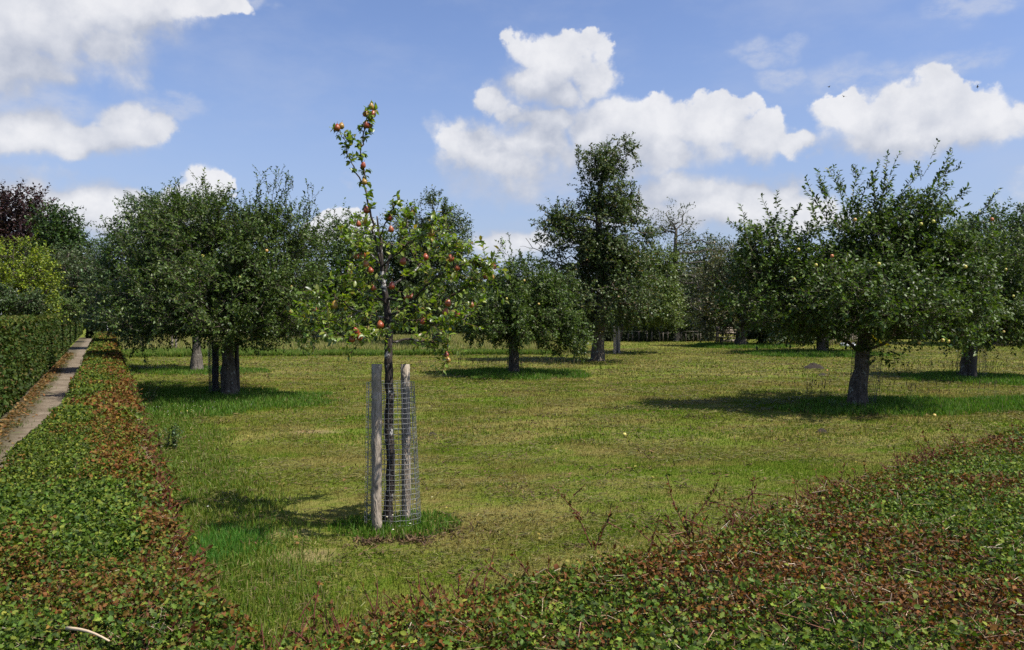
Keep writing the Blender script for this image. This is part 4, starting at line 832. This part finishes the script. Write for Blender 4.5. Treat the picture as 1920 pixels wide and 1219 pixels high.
# front hedge (B) : far edge through (.09, 3.3) along VB
VB = np.array([.734, .679]); MBn = np.array([-.679, .734]); HB = 1.10
hb = empty('low_hedge', (.9, 3.0, 0), 'low clipped hawthorn hedge crossing the foreground, full of brown dead leaves at right', 'hedge', 'hedges')
O = np.array([.9, 3.0, 0])
def PB(t, m, z): return np.stack([.09 + VB[0] * t + MBn[0] * m, 3.3 + VB[1] * t + MBn[1] * m, z], -1)
def bumpB(t, m): return .14 * (fbm(t * 1.6, m * 2.2, 51, 3) - .5) + .05 * (fbm(t * 8, m * 8, 52, 2) - .5)
mb = MB(); gt = np.linspace(-1.15, 14, 160); gm = np.linspace(-2.0, -.10, 24); TT, MM = np.meshgrid(gt, gm, indexing='ij')
V = PB(TT.ravel(), MM.ravel(), (HB - .10 + bumpB(TT, MM)).ravel() - .05 * (MM.ravel() > -.2)); i = (np.arange(159)[:, None] * 24 + np.arange(23)[None]).ravel()
mb.quads(V - O, np.stack([i, i + 1, i + 25, i + 24], -1), (.022, .018, .010), 0); Vg = V.reshape(160, 24, 3)
for line in (Vg[:, 0], Vg[:, -1], Vg[0], Vg[-1]):
    bt = line.copy(); bt[:, 2] = 0; k = len(line); i = np.arange(k - 1); mb.quads(np.concatenate([line, bt]) - O, np.stack([i, i + 1, i + k + 1, i + k], -1), (.02, .018, .010), 0)
def brownB(t, m):                                 # where the clipped leaves have died back
    P = PB(t, m, 0 * t); x, y = P[:, 0], P[:, 1]
    return np.clip(.23 + .58 * np.clip((x - .5) / 1.3, 0, 1) * np.clip((4.6 - y) / 1.6, 0, 1), 0, 1)
for n, t0, t1, sz, tpl in ((165000, -1.35, 5.2, .026, LEAF_H), (44000, 5.2, 14, .040, LEAF_M)):
    t = t0 + (t1 - t0) * R.random(n); m = -1.98 + 2.0 * R.random(n); edge = np.clip((m + .22) / .22, 0, 1)
    z = HB + bumpB(t, m) - .16 * edge ** 2 - .15 * R.random(n) ** 1.3 + .03; m = m + .12 * (fbm(t * 1.3, 0 * t, 71) - .5) + .16 * np.clip(.6 - t, 0, 1)
    P = PB(t, m, z); nz = fbm(P[:, 0] * 1.7, P[:, 1] * 2.6, 81, 4); dead = (R.random(n) < np.clip((brownB(t, m) - .84 + nz * 1.25 - .12) * 2.8 + .24, .08, .82))
    P[dead, 2] -= .015
    C = pal(n, [(.056, .098, .012), (.095, .145, .018), (.165, .20, .032), (.028, .050, .010), (.10, .14, .042)], [.3, .27, .16, .17, .10]); C[dead] = pal(int(dead.sum()), BROWNS, [.35, .25, .2, .2])
    eb = (m > -.42 + .3 * R.random(n)) & (R.random(n) < .62 * np.clip(fbm(t * 1.4, t * 0, 19) * 2.2 - .3, .2, 1)); C[eb] = pal(int(eb.sum()), [(.13, .045, .014), (.10, .05, .016), (.12, .10, .022)])
    sl = sz * (.4 + .8 * R.random(n)); sl[dead] *= .85
    Nn = np.tile([0, 0, 1.0], (n, 1)) + np.outer(edge, [*MBn, 0])
    hedge_leaves(mb, P - O, unit(Nn), sl, C, tpl, 1.15)
n = 22000; t = -1.5 + 14 * R.random(n); m = -.02 + .05 * R.normal(size=n); P = PB(t, m, .04 + (HB - .12) * R.random(n))
hedge_leaves(mb, P - O, np.tile([*MBn, .5], (n, 1)), .04 * (.6 + .7 * R.random(n)), pal(n, GREENS + BROWNS[:2]), LEAF_S)
n = 9000; t = -1.3 + 7 * R.random(n) ** 1.1; m = -1.95 + 1.9 * R.random(n); P = PB(t, m, HB + bumpB(t, m) - .015 + .03 * R.random(n))
k = R.random(n) < brownB(t, m) + .2; P = P[k]; n = len(P)
sticks(mb, P - O, unit(rvec(n) * [1, 1, .4]), .02 + .10 * R.random(n) ** 2.5, .0008 + .0014 * R.random(n), pal(n, [(.26, .17, .10), (.13, .06, .03), (.42, .33, .22), (.20, .09, .05)]))
mb.build('foliage', [M_HEDGE, M_TINT], hb)
mb = MB(); n = 900; t = -1.5 + 9 * R.random(n); m = -.20 + .24 * R.random(n) + .16 * np.clip(.6 - t, 0, 1); k = (fbm(t * 1.5, t * 0, 63) + .3 * R.random(n) > .58) | ((t < .2) & (R.random(n) < .35)); t, m = t[k], m[k]; n = len(t)
P = PB(t, m, HB - .07 + 0 * t); D = unit(np.outer(.35 + .3 * R.random(n), [*MBn, 0]) + rvec(n) * .5 + [0, 0, .75]); red_shoots(mb, P - O, D, .05 + .13 * R.random(n) ** 2)
LONG = [(1110, 1015, 1062, 893), (1115, 1020, 1150, 960), (1300, 1010, 1255, 878), (1290, 1010, 1315, 960), (1390, 960, 1425, 885), (1290, 1000, 1226, 962), (1215, 1060, 1215, 975), (1300, 960, 1370, 905), (1540, 900, 1520, 880), (1622, 890, 1624, 850), (1430, 960, 1335, 910),
        (700, 1170, 722, 1085), (590, 1170, 575, 1090), (560, 1150, 590, 1110), (640, 1180, 610, 1135), (860, 1110, 850, 1075), (870, 1105, 905, 1060), (1770, 870, 1722, 815), (1800, 830, 1770, 790), (1570, 905, 1590, 870), (1000, 1080, 965, 1035)]
for fx, fy, tx, ty in LONG:
    a = G(fx, fy + 12, HB - .05); b_ = at(tx, ty, a[1] + .03); dv = b_ - a; red_shoots(mb, (a - O)[None], dv[None], [np.linalg.norm(dv)], leaf=.024, per=.013)
    if np.linalg.norm(dv) > .2:
        for q_ in range(3): f = .25 + .5 * R.random(); red_shoots(mb, (a + dv * f - O)[None], (unit(dv) * .6 + rvec(1)[0])[None], [.09], leaf=.02)
mb.build('new_shoots', [M_HEDGE, M_TINT], hb)

# tall hedge left of the path: two lengths with a dark gap between
def tall_hedge(s0, s1, top, label, nleaf, n0=-1.83, thick=1.1, sz=.055):
    O = np.array([*hs(n0 - thick / 2, s0), 0]); h = empty('tall_hedge', O, label, 'hedge', 'hedges'); mb = MB()
    a, b_ = n0 - .12, n0 - thick; zt = top - .10
    c8 = [hs(a, s0 + .1), hs(a, s1 - .1), hs(b_, s1 - .1), hs(b_, s0 + .1)]; V = np.array([[*p, 0] for p in c8] + [[*p, zt] for p in c8])
    mb.quads(V - O, [[0, 1, 5, 4], [1, 2, 6, 5], [2, 3, 7, 6], [3, 0, 4, 7], [4, 5, 6, 7]], (.016, .02, .009))
    n = nleaf; f = R.random(n); s = s0 + (s1 - s0) * R.random(n) ** 1.25; sel = R.random(n)
    face = sel < .72; tp = (sel >= .72) & (sel < .92); en = ~(face | tp)
    nn = np.where(face, n0 - .08 * R.random(n) ** .8 + .05 * (fbm(s * 1.6, f * 3, 91) - .5), n0 - thick * R.random(n)); z = np.where(tp, top - .08 * R.random(n), .05 + (top - .05) * f)
    nn = nn + np.where(face, -.05 * np.clip((f - .85) / .15, 0, 1) - .10 * (1 - np.clip(f / .12, 0, 1)), 0)
    s = np.where(en, np.where(R.random(n) < .5, s0, s1), s); z = z + .06 * (fbm(s * 1.2, nn * 2, 95) - .5) * (z > top - .3)
    P = np.outer(nn, [*N2_, 0]) + np.outer(s, [*U2, 0]); P[:, 2] = z
    Nn = np.where(face[:, None], [[*N2_, .35]], np.where(tp[:, None], [[0, 0, 1.0]], np.array([[*U2, .2]]) * np.where(s > (s0 + s1) / 2, 1, -1)[:, None]))
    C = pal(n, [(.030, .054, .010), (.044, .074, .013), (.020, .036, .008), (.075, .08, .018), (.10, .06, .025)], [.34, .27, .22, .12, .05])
    C[tp] = pal(int(tp.sum()), [(.075, .10, .016), (.10, .105, .025), (.05, .075, .013)]); hedge_leaves(mb, P - O, unit(Nn), (sz + .0012 * s) * (.55 + .8 * R.random(n)), C, LEAF_S, 1.1); mb.build('foliage', M_HEDGE, h); return h  # top leaves coloured lighter as sunlit, above the darker face
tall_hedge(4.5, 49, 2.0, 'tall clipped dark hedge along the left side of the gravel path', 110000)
tall_hedge(54, 84, 2.1, 'second length of tall hedge farther along the path, beyond a dark gap', 26000, n0=-2.0, sz=.07)
# far hedge at the back of the orchard with its fence
a = G(1128, 641); b_ = G(1345, 641); yb = a[1]; h = empty('back_hedge', (a[0] + 4, yb + 1.2, 0), 'low dark hedge with a lit green top at the back of the orchard', 'hedge', 'hedges'); O = np.array([a[0] + 4, yb + 1.2, 0]); mb = MB()
x0, x1 = a[0] - 3, b_[0]; ht = 1.12
V = np.array([(x0, yb + .8, 0), (x1, yb + .8, 0), (x1, yb + 2.6, 0), (x0, yb + 2.6, 0), (x0, yb + .8, ht - .1), (x1, yb + .8, ht - .1), (x1, yb + 2.6, ht - .1), (x0, yb + 2.6, ht - .1)])
mb.quads(V - O, [[0, 1, 5, 4], [1, 2, 6, 5], [2, 3, 7, 6], [3, 0, 4, 7], [4, 5, 6, 7]], (.012, .013, .008))
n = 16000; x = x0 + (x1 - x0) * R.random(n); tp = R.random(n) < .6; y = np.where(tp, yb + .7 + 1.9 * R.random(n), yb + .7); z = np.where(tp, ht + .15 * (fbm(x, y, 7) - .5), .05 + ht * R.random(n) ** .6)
hedge_leaves(mb, np.stack([x, y, z], -1) - O, np.where(tp[:, None], [[0, 0, 1.0]], [[0, -1.0, .3]]), .16, np.where(tp[:, None], pal(n, [(.08, .12, .02), (.11, .15, .03)]), pal(n, [(.025, .035, .012), (.04, .05, .018)])), LEAF_S)  # shade painted into the front leaves, sunlight into the paler top leaves
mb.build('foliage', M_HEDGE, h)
def rough_hedge(x0, x1, y0, ht, label, nl):
    O = np.array([(x0 + x1) / 2, y0 + 1, 0]); h = empty('back_hedge', O, label, 'hedge', 'hedges'); mb = MB(); x = np.linspace(x0, x1, 60); hh = ht * (.72 + .4 * fbm(x * .5, x * 0, 3)); 
    V = np.concatenate([np.stack([x, y0 + .5 + 0 * x, -.02 + 0 * x], -1), np.stack([x, y0 + .6 + 0 * x, hh], -1), np.stack([x, y0 + 1.8 + 0 * x, hh], -1), np.stack([x, y0 + 2 + 0 * x, -.02 + 0 * x], -1)]) - O
    i = np.arange(59); mb.quads(V, np.concatenate([np.stack([i + 60 * k, i + 1 + 60 * k, i + 61 + 60 * k, i + 60 + 60 * k], -1) for k in range(3)]), (.014, .018, .009))
    x = x0 + (x1 - x0) * R.random(nl); hx = ht * (.72 + .4 * fbm(x * .5, x * 0, 3)) + .25; z = hx * R.random(nl) ** .7; y = y0 + .2 + .5 * R.random(nl) + (z > hx - .4) * R.random(nl) * 1.4
    hedge_leaves(mb, np.stack([x, y, z], -1) - O, np.tile([0, -.6, .7], (nl, 1)), .2 * (.6 + .7 * R.random(nl)), pal(nl, [(.04, .06, .018), (.06, .085, .025), (.028, .042, .014)]), LEAF_S, .8); mb.build('foliage', M_HEDGE, h)
rough_hedge(-34, 5.5, 63, 1.9, 'overgrown dark hedge along the far side of the pale meadow grass', 20000)
rough_hedge(17.8, 48, 61, 2.0, 'overgrown dark hedge behind the picket fences at the back right', 18000)
f_ = empty('paddock_fence', (G(1180, 641)[0], yb, 0), 'low grey wire and rail fence in front of the back hedge', 'fence'); FO = np.array([G(1180, 641)[0], yb, 0])
for px in (1178, 1186, 1198, 1213, 1222, 1237, 1243, 1252, 1278, 1286, 1300, 1308, 1313):
    x = (px - 960) / FPX * yb; mb = MB(); hh = random.uniform(.55, .8); tube(mb, [(0, 0, -.02), (.01, 0, hh * .5), (random.uniform(-.03, .03), 0, hh)], .04, 6)
    o = mb.build('post', M_BARKGREY if random.random() < .7 else M_DARKWOOD, f_); o.location = (x - FO[0], 0, 0)
for a_, b_, z in ((1178, 1213, .72), (1237, 1258, .6), (1278, 1310, .72)):
    mb = MB(); tube(mb, [((a_ - 960) / FPX * yb, yb, z) - FO, ((b_ - 960) / FPX * yb, yb, z + .03) - FO], .022, 5); mb.build('rail', M_BARKGREY, f_)
stake((1345, 645), (1345, 612), .11, 'dark upright post at the end of the back hedge beside the plank bench', group=GS, m=M_DARKWOOD)
def box(mb, c, s, C=(1, 1, 1), mi=0):
    c = np.array(c, float); s = np.array(s, float) / 2; V = np.array([(x, y, z) for z in (-1, 1) for x, y in ((-1, -1), (1, -1), (1, 1), (-1, 1))]) * s + c
    mb.quads(V, [[0, 3, 2, 1], [4, 5, 6, 7], [0, 1, 5, 4], [1, 2, 6, 5], [2, 3, 7, 6], [3, 0, 4, 7]], C, mi)
bb = G(1374, 645); be = empty('plank_bench', bb, 'wide weathered plank bench with a high board back beside the brownish tree', 'bench')
mb = MB(); [box(mb, (0, .25, .72 + k * .17), (1.8, .04, .155)) for k in range(3)]; mb.build('backrest', M_PALEWOOD, be)
mb = MB(); [box(mb, (0, -.18 + k * .14, .46), (1.8, .125, .05)) for k in range(3)]; mb.build('seat', M_PALEWOOD, be)
mb = MB(); box(mb, (0, -.22, .2), (1.7, .03, .22)); mb.build('front_board', M_PALEWOOD, be)
for sx_ in (-.8, .8):
    mb = MB(); box(mb, (sx_, .02, .215), (.08, .42, .43)); mb.build('leg', M_DARKWOOD, be)
# shrubs along the back right
for px, d_, rr_, lab in ((1425, 50, (40, 20), 'dark ivy leaved shrub right of the brownish tree'), (1475, 52, (38, 24), 'shrub with mixed light leaves between brownish tree and shaded apple tree'), (1520, 54, (30, 18), 'low dark shrub directly behind the shaded apple tree')):
    bgtree('shrub', lab, px, d_, [(px, 628, rr_[0], rr_[1], 0), (px - 15, 636, 24, 12, 0), (px + 20, 634, 22, 14, 0)], DG, 60, 7, 7, .4, .15, .1, seed=px, cat='shrub', gap=.05, r0=.05)
def picket(px0, px1, py, label, hh, m, name='picket_fence', step=.14, wd=.09):
    a = G(px0, py); b_ = G(px1, py); b_[1] = a[1]; r = empty(name, a, label, 'fence'); L = b_[0] - a[0]
    for k in range(int(L / step)):
        mb = MB(); box(mb, (k * step + wd / 2, 0, hh / 2), (wd, .025, hh * (1 + random.uniform(-.02, .02)))); mb.build('picket', m, r)
    mb = MB(); box(mb, (L / 2, .04, hh * .75), (L, .04, .07)); mb.build('rail', m, r)
    return a
picket(1480, 1530, 645, 'greyish rail topped picket fence behind the shrubs, left of the shaded apple tree', 1.25, M_DARKWOOD)
picket(1556, 1614, 647, 'short brown picket fence behind the trunk of the large leaning apple tree', 1.15, M_PALEWOOD)
picket(1868, 1925, 650, 'grey picket fence in the shade at the far right edge', 1.0, M_DARKWOOD)
mb = MB(); a = G(1590, 651); box(mb, (0, 0, .12), (.8, .35, .14)); box(mb, (0, .12, .22), (.86, .1, .06)); tag(mb.build('white_trough', M_WHITE, loc=tuple(a)), 'low white trough at the foot of the short brown picket fence', 'trough')
def swing(px, py, label, col=M_YELLOW):
    a = G(px, 652); zc = CAM_H - (py - 583) / FPX * a[1]; r = empty('play_slide', a, label, 'slide')
    mb = MB(); V, Qd = [], []
    P0 = np.array([-.5, 0, zc + .1]); P1 = np.array([.6, 0, .12])
    pts = [P0 + (P1 - P0) * t - np.array([0, 0, .12 * math.sin(t * 3.14)]) for t in np.linspace(0, 1, 8)]
    for p in pts: V += [p + [0, -.25, .12], p + [0, -.22, 0], p + [0, .22, 0], p + [0, .25, .12]]
    for j in range(7):
        for k in range(3): o_ = j * 4 + k; Qd.append([o_, o_ + 1, o_ + 5, o_ + 4])
    mb.quads(V, Qd); mb.build('chute', col, r)
    for yy in (-.22, .22): mb = MB(); tube(mb, [(-.5, yy, 0), (-.5, yy, zc + .12)], .03, 6); mb.build('leg', M_DARKWOOD, r)
swing(1645, 632, 'small yellow slide glimpsed right of the large leaning trunk')
mb = MB(); a = G(1879, 652); zc = CAM_H - (622 - 583) / FPX * a[1]; V, Qd = lathe([(.01, 0), (.16, .02), (.20, .14), (.18, .34), (.12, .38), (.01, .38)], 12); V[:, 2] += zc - .2; mb.quads(V, Qd); tube(mb, [(0, 0, 0), (0, 0, zc)], .03, 6, mi=1)
tag(mb.build('bird_feeder', [M_YELLOW, M_DARKWOOD], loc=tuple(a)), 'small yellow box on a thin post at the right under the boughs', 'feeder')
# garden things left of the tall hedge
a = at(22, 552, 40); g_ = empty('garden_trellis', (a[0], a[1], 0), 'white metal garden trellis above the tall hedge at the left edge', 'trellis')
for x0 in (-.55, .55):
    mb = MB(); tube(mb, [(x0, 0, 0), (x0, 0, a[2] + (.25 if x0 > 0 else -.05))], .035, 6); mb.build('upright', M_WHITE, g_)
for zz in (0, -.12, -.3):
    mb = MB(); tube(mb, [(-.55, 0, a[2] + zz), (0, 0, a[2] + zz + .03), (.55, 0, a[2] + zz - .06)], .022, 6); mb.build('crossbar', M_WHITE, g_)
a = at(84, 573, 42); mb = MB(); V, Qd = lathe([(.01, 0), (.13, .01), (.13, .04), (.10, .06), (.10, .34), (.12, .36), (.01, .40)], 12); V[:, 2] += a[2] - .2; mb.quads(V, Qd); tube(mb, [(0, 0, 0), (0, 0, a[2])], .03, 6)
tag(mb.build('garden_lamp', M_WHITE, loc=(a[0], a[1], 0)), 'small white lamp head on a post between the bushes left of the path', 'lamp')
a = at(201, 590, 60); mb = MB(); tube(mb, [(0, 0, 0), (0, 0, a[2] + .15)], .05, 8); tube(mb, [(0, 0, a[2] + .1), (0, 0, a[2] + .2)], .07, 8); tag(mb.build('white_post', M_WHITE, loc=(a[0], a[1], 0)), 'slim white post at the far end of the path', 'post')
# clay heap with a white board, molehills
def heap(px, py, rx, ry, h, name, label, cat, m, group=None, seed=0):
    a = G(px, py); mb = MB(); na, nr = 28, 8; V = [(0, 0, h)]; Qd = []; F = []
    for i in range(1, nr + 1):
        for j in range(na):
            th = 2 * math.pi * j / na; f = i / nr; k = 1 + .25 * (vnoise(np.cos(th) * 1.5 + 9, np.sin(th) * 1.5 + seed, 3) - .5)
            V.append((rx * f * k * math.cos(th), ry * f * k * math.sin(th), max(-.01, h * (1 - f ** 1.5) * (.7 + .6 * float(vnoise(f * 4 + j, seed + i, 5))) if i < nr else -.02)))
    V = np.array(V, float)
    for j in range(na): F.append((0, 1 + j, 1 + (j + 1) % na))
    for i in range(nr - 1):
        for j in range(na): a0 = 1 + i * na + j; a1 = 1 + i * na + (j + 1) % na; F += [(a0, a0 + na, a1 + na), (a0, a1 + na, a1)]
    mb.add(V, F); return tag(mb.build(name, m, loc=tuple(a), smooth=True), label, cat, group)
heap(248, 667, .9, .8, .16, 'clay_heap', 'low heap of red clay beside the low hedge, behind a white board', 'soil heap', M_CLAY, seed=2)
mb = MB(); a = G(226, 670); box(mb, (0, 0, .05), (1.2, .16, .05)); box(mb, (.1, .03, .09), (.7, .12, .03)); tag(mb.build('white_board', M_WHITE, loc=tuple(a)), 'thin white board lying in the grass by the red clay heap', 'board')
heap(1525, 692, .42, .3, .22, 'molehill', 'dark round molehill in the shade right of centre, below the shaded apple tree', 'molehill', M_SOIL, 'molehills', 3)
heap(1543, 704, .22, .2, .07, 'molehill', 'small low molehill just below the dark round one', 'molehill', M_SOIL, 'molehills', 5)
heap(1541, 811, .13, .12, .07, 'molehill', 'tiny dark clod on the mown grass left below the large leaning tree', 'molehill', M_SOIL, 'molehills', 6)
heap(810, 816, .10, .09, .05, 'molehill', 'tiny dark clod on the mown grass right of the young pear tree guard', 'molehill', M_SOIL, 'molehills', 7)
# fallen apples
mb = MB(); x, y = lawn_pts(900, 3.5, 34, 1.3); n = len(x); P = np.stack([x, y, .03 + 0 * x], -1)
leaves(mb, P, unit(rvec(n) * [1, 1, .4]), unit(rvec(n) * .6 + [0, 0, 1]), .045 + .0012 * y, .028 + .0008 * y, pal(n, [(.18, .10, .04), (.24, .20, .06), (.10, .06, .03)]))
tag(mb.build('leaf_litter', M_HEDGE), 'scattered dry leaves on the mown lawn', 'leaves', kind='stuff')
GF = 'fallen apples in the grass'
for px, py, lab in ((350, 776, 'yellow fallen apple in the grass below the broad apple tree'), (1171, 820, 'yellow fallen apple on the mown lawn below the middle of the orchard'), (1551, 697, 'pale fallen apple beside the dark molehill'), (1752, 783, 'pale fallen apple on the green ring right of the large leaning tree'), (341, 777, 'pale green fallen apple left of the yellow one below the broad apple tree')):
    o = FRUIT.copy(); sc.collection.objects.link(o); p = G(px, py); o.location = (p[0], p[1], .045); o.rotation_euler = (random.random() * 2, 1, 1); o.name = 'fallen_apple'; tag(o, lab, 'apple', GF)
# flat cut stick on the left hedge
a = G(125, 1178, HZ + .03); b_ = G(205, 1203, HZ + .03); mb = MB(); q = np.linspace(0, 1, 7)[:, None]; pts = (b_ - a) * q; pts[:, 2] += .012 * np.sin(q[:, 0] * 3)
tube(mb, pts, np.linspace(.0065, .003, 7), 7); tag(mb.build('cut_twig', m_plain('cut_twig_wood', (.55, .42, .27), .7, 0, .2, 60), loc=tuple(a)), 'pale cut twig lying on the low hedge at the bottom left', 'twig')
# loose weeds beside the low hedge
def weed(px, py, h, n, label, cols, spread=.25):
    a = G(px, py); r = empty('weed_plant', a, label, 'plant'); mb = MB(); th = R.random(n) * 6.28; k = R.random(n)
    P = np.stack([np.cos(th) * .05, np.sin(th) * .05, 0 * th], -1); D = unit(np.stack([np.cos(th) * spread * 2 * k, np.sin(th) * spread * 2 * k, 1 + 0 * th], -1))
    twigs(mb, P, D, h * (.6 + .5 * R.random(n)), 16, .06, .03, cols, None, tw=.004, tpl=LEAF_M, twc=(.05, .045, .03), droop=.2); mb.build('foliage', [M_LEAF, M_TWIG], r)
weed(326, 845, .42, 9, 'dark leafy weed on the lawn edge near the low hedge', [(.03, .06, .02), (.05, .085, .025)])
weed(308, 843, .3, 5, 'smaller dark weed left of the leafy weed near the low hedge', [(.035, .06, .02), (.07, .07, .03)])
weed(275, 762, .75, 10, 'bushy seedling growing from the low hedge side in the shade of the broad apple tree', [(.035, .07, .02), (.05, .09, .03)], .5)
weed(1568, 768, .22, 8, 'pale leafy weed left of the large leaning trunk', [(.12, .18, .09), (.08, .14, .05)], .6)
# brown leaves along the foot of the tall hedge
mb = MB(); n = 3600; s = 5 + 42 * R.random(n) ** 1.3; nn = -1.84 + np.abs(R.normal(size=n)) * .15; P = np.outer(nn, [*N2_, 0]) + np.outer(s, [*U2, 0]); P[:, 2] = .015 + .02 * R.random(n)
leaves(mb, P, unit(rvec(n) * [1, 1, .3]), unit(rvec(n) * .4 + [0, 0, 1]), .05 + .0015 * s, .04 + .001 * s, pal(n, [(.13, .065, .028), (.09, .055, .024), (.20, .12, .055), (.07, .055, .025)]))
tag(mb.build('fallen_leaves', M_HEDGE), 'brown fallen leaves strewn along the foot of the tall hedge', 'leaves', kind='stuff')
mb = MB(); n = 9000; s = 6 + 40 * R.random(n) ** 1.5; e = R.random(n) < .6; nn = np.where(e, -1.55 + .10 * R.normal(size=n), -.72 + .07 * R.normal(size=n)); k = fbm(s * 1.0, nn, 15) > .5; s, nn = s[k], nn[k]; P = np.outer(nn, N2_) + np.outer(s, U2)
blades(mb, P[:, 0], P[:, 1], .03 + .05 * R.random(len(s)), .005 + .0006 * s, pal(len(s), [(.10, .14, .03), (.16, .16, .05)]), .6, 1)
tag(mb.build('path_grass', M_GRASS), 'thin grass along the edges of the gravel path', 'grass', kind='stuff')
# tiny flowers in the uncut grass
mb = MB(); n = 90; x = []; 
for (px, py, sx_, sy_, k) in ((330, 775, 40, 8, 40), (740, 1003, 60, 12, 5), (330, 870, 30, 60, 8), (800, 968, 30, 8, 3)):
    for j in range(k): p = G(px + random.gauss(0, sx_), py + random.gauss(0, sy_)); x.append((p[0], p[1], .13 + .04 * random.random()))
x = np.array(x); n = len(x)
for q_ in range(5):
    th = q_ * 1.2566; leaves(mb, x, np.tile([math.cos(th), math.sin(th), .2], (n, 1)), np.tile([0, 0, 1.0], (n, 1)), .013 + 0 * x[:, 0], .010, pal(n, [(.75, .75, .65), (.75, .62, .08)], [.7, .3], .05))
cones(mb, x * [1, 1, 0], x, .0012, .001, 3, (.08, .12, .03)); tag(mb.build('meadow_flowers', M_TINT), 'tiny white and yellow flowers dotted through the uncut grass', 'flowers', kind='stuff')
# clods torn up in front of the pear tree ring
mb = MB(); pts = []
for (px, py, sx_, sy_, k) in ((700, 1018, 14, 3, 260), (770, 1015, 22, 4, 320), (850, 1000, 25, 8, 160), (665, 990, 12, 6, 60)):
    for j in range(k): p = G(px + random.gauss(0, sx_), py + random.gauss(0, sy_)); pts.append((p[0], p[1], .02 * random.random() + .005))
cx_, cy_ = lawn_pts(650, 3.6, 34, 1.2)
for j in range(len(cx_)):
    k = int(6 + 22 * R.random()); q = (.04 + .10 * R.random()) * (1 + cy_[j] / 25)
    for a_, b_ in R.normal(size=(k, 2)): pts.append((cx_[j] + a_ * q * 1.6, cy_[j] + b_ * q * .7, .015 + .03 * R.random()))
pts = np.array(pts); n = len(pts); leaves(mb, pts, unit(rvec(n) * [1, 1, .5]), rvec(n), (.05 + .0015 * pts[:, 1]) * (.5 + R.random(n)), .010 + .0006 * pts[:, 1], pal(n, [(.09, .055, .03), (.05, .03, .018), (.16, .10, .05)]))
tag(mb.build('thatch_clumps', M_TINT), 'dark torn thatch clumps scattered over the mown lawn', 'thatch', kind='stuff')
# birds
for k, (px, py, lab) in enumerate(((1554, 163, 'tiny dark bird, the left one of three above the right cloud'), (1582, 181, 'tiny dark bird, the middle one of three in the sky'), (1833, 163, 'tiny lone dark bird far right in the sky'))):
    p = at(px, py, 75); mb = MB(); V, Qd = lathe([(.005, -.14), (.03, -.07), (.045, 0), (.035, .07), (.012, .12), (.002, .15)], 8); V = V[:, [2, 0, 1]]; mb.quads(V, Qd)
    for sg in (-1, 1): V = np.array([(.06, .02 * sg, .02), (.02, .16 * sg, .08), (-.06, .30 * sg, .05), (-.03, .14 * sg, .06), (-.05, .02 * sg, .015), (0, .09 * sg, .075)]); mb.add(V, [(0, 1, 5), (1, 2, 3), (1, 3, 5), (5, 3, 4), (0, 5, 4)])
    o = mb.build('bird', m_plain('bird_feathers', (.03, .03, .035)) if k == 0 else bpy.data.materials['bird_feathers'], loc=tuple(p)); o.rotation_euler = (.3 * k, .1, 1.2 * k + .4); tag(o, lab, 'bird', 'birds in the sky')
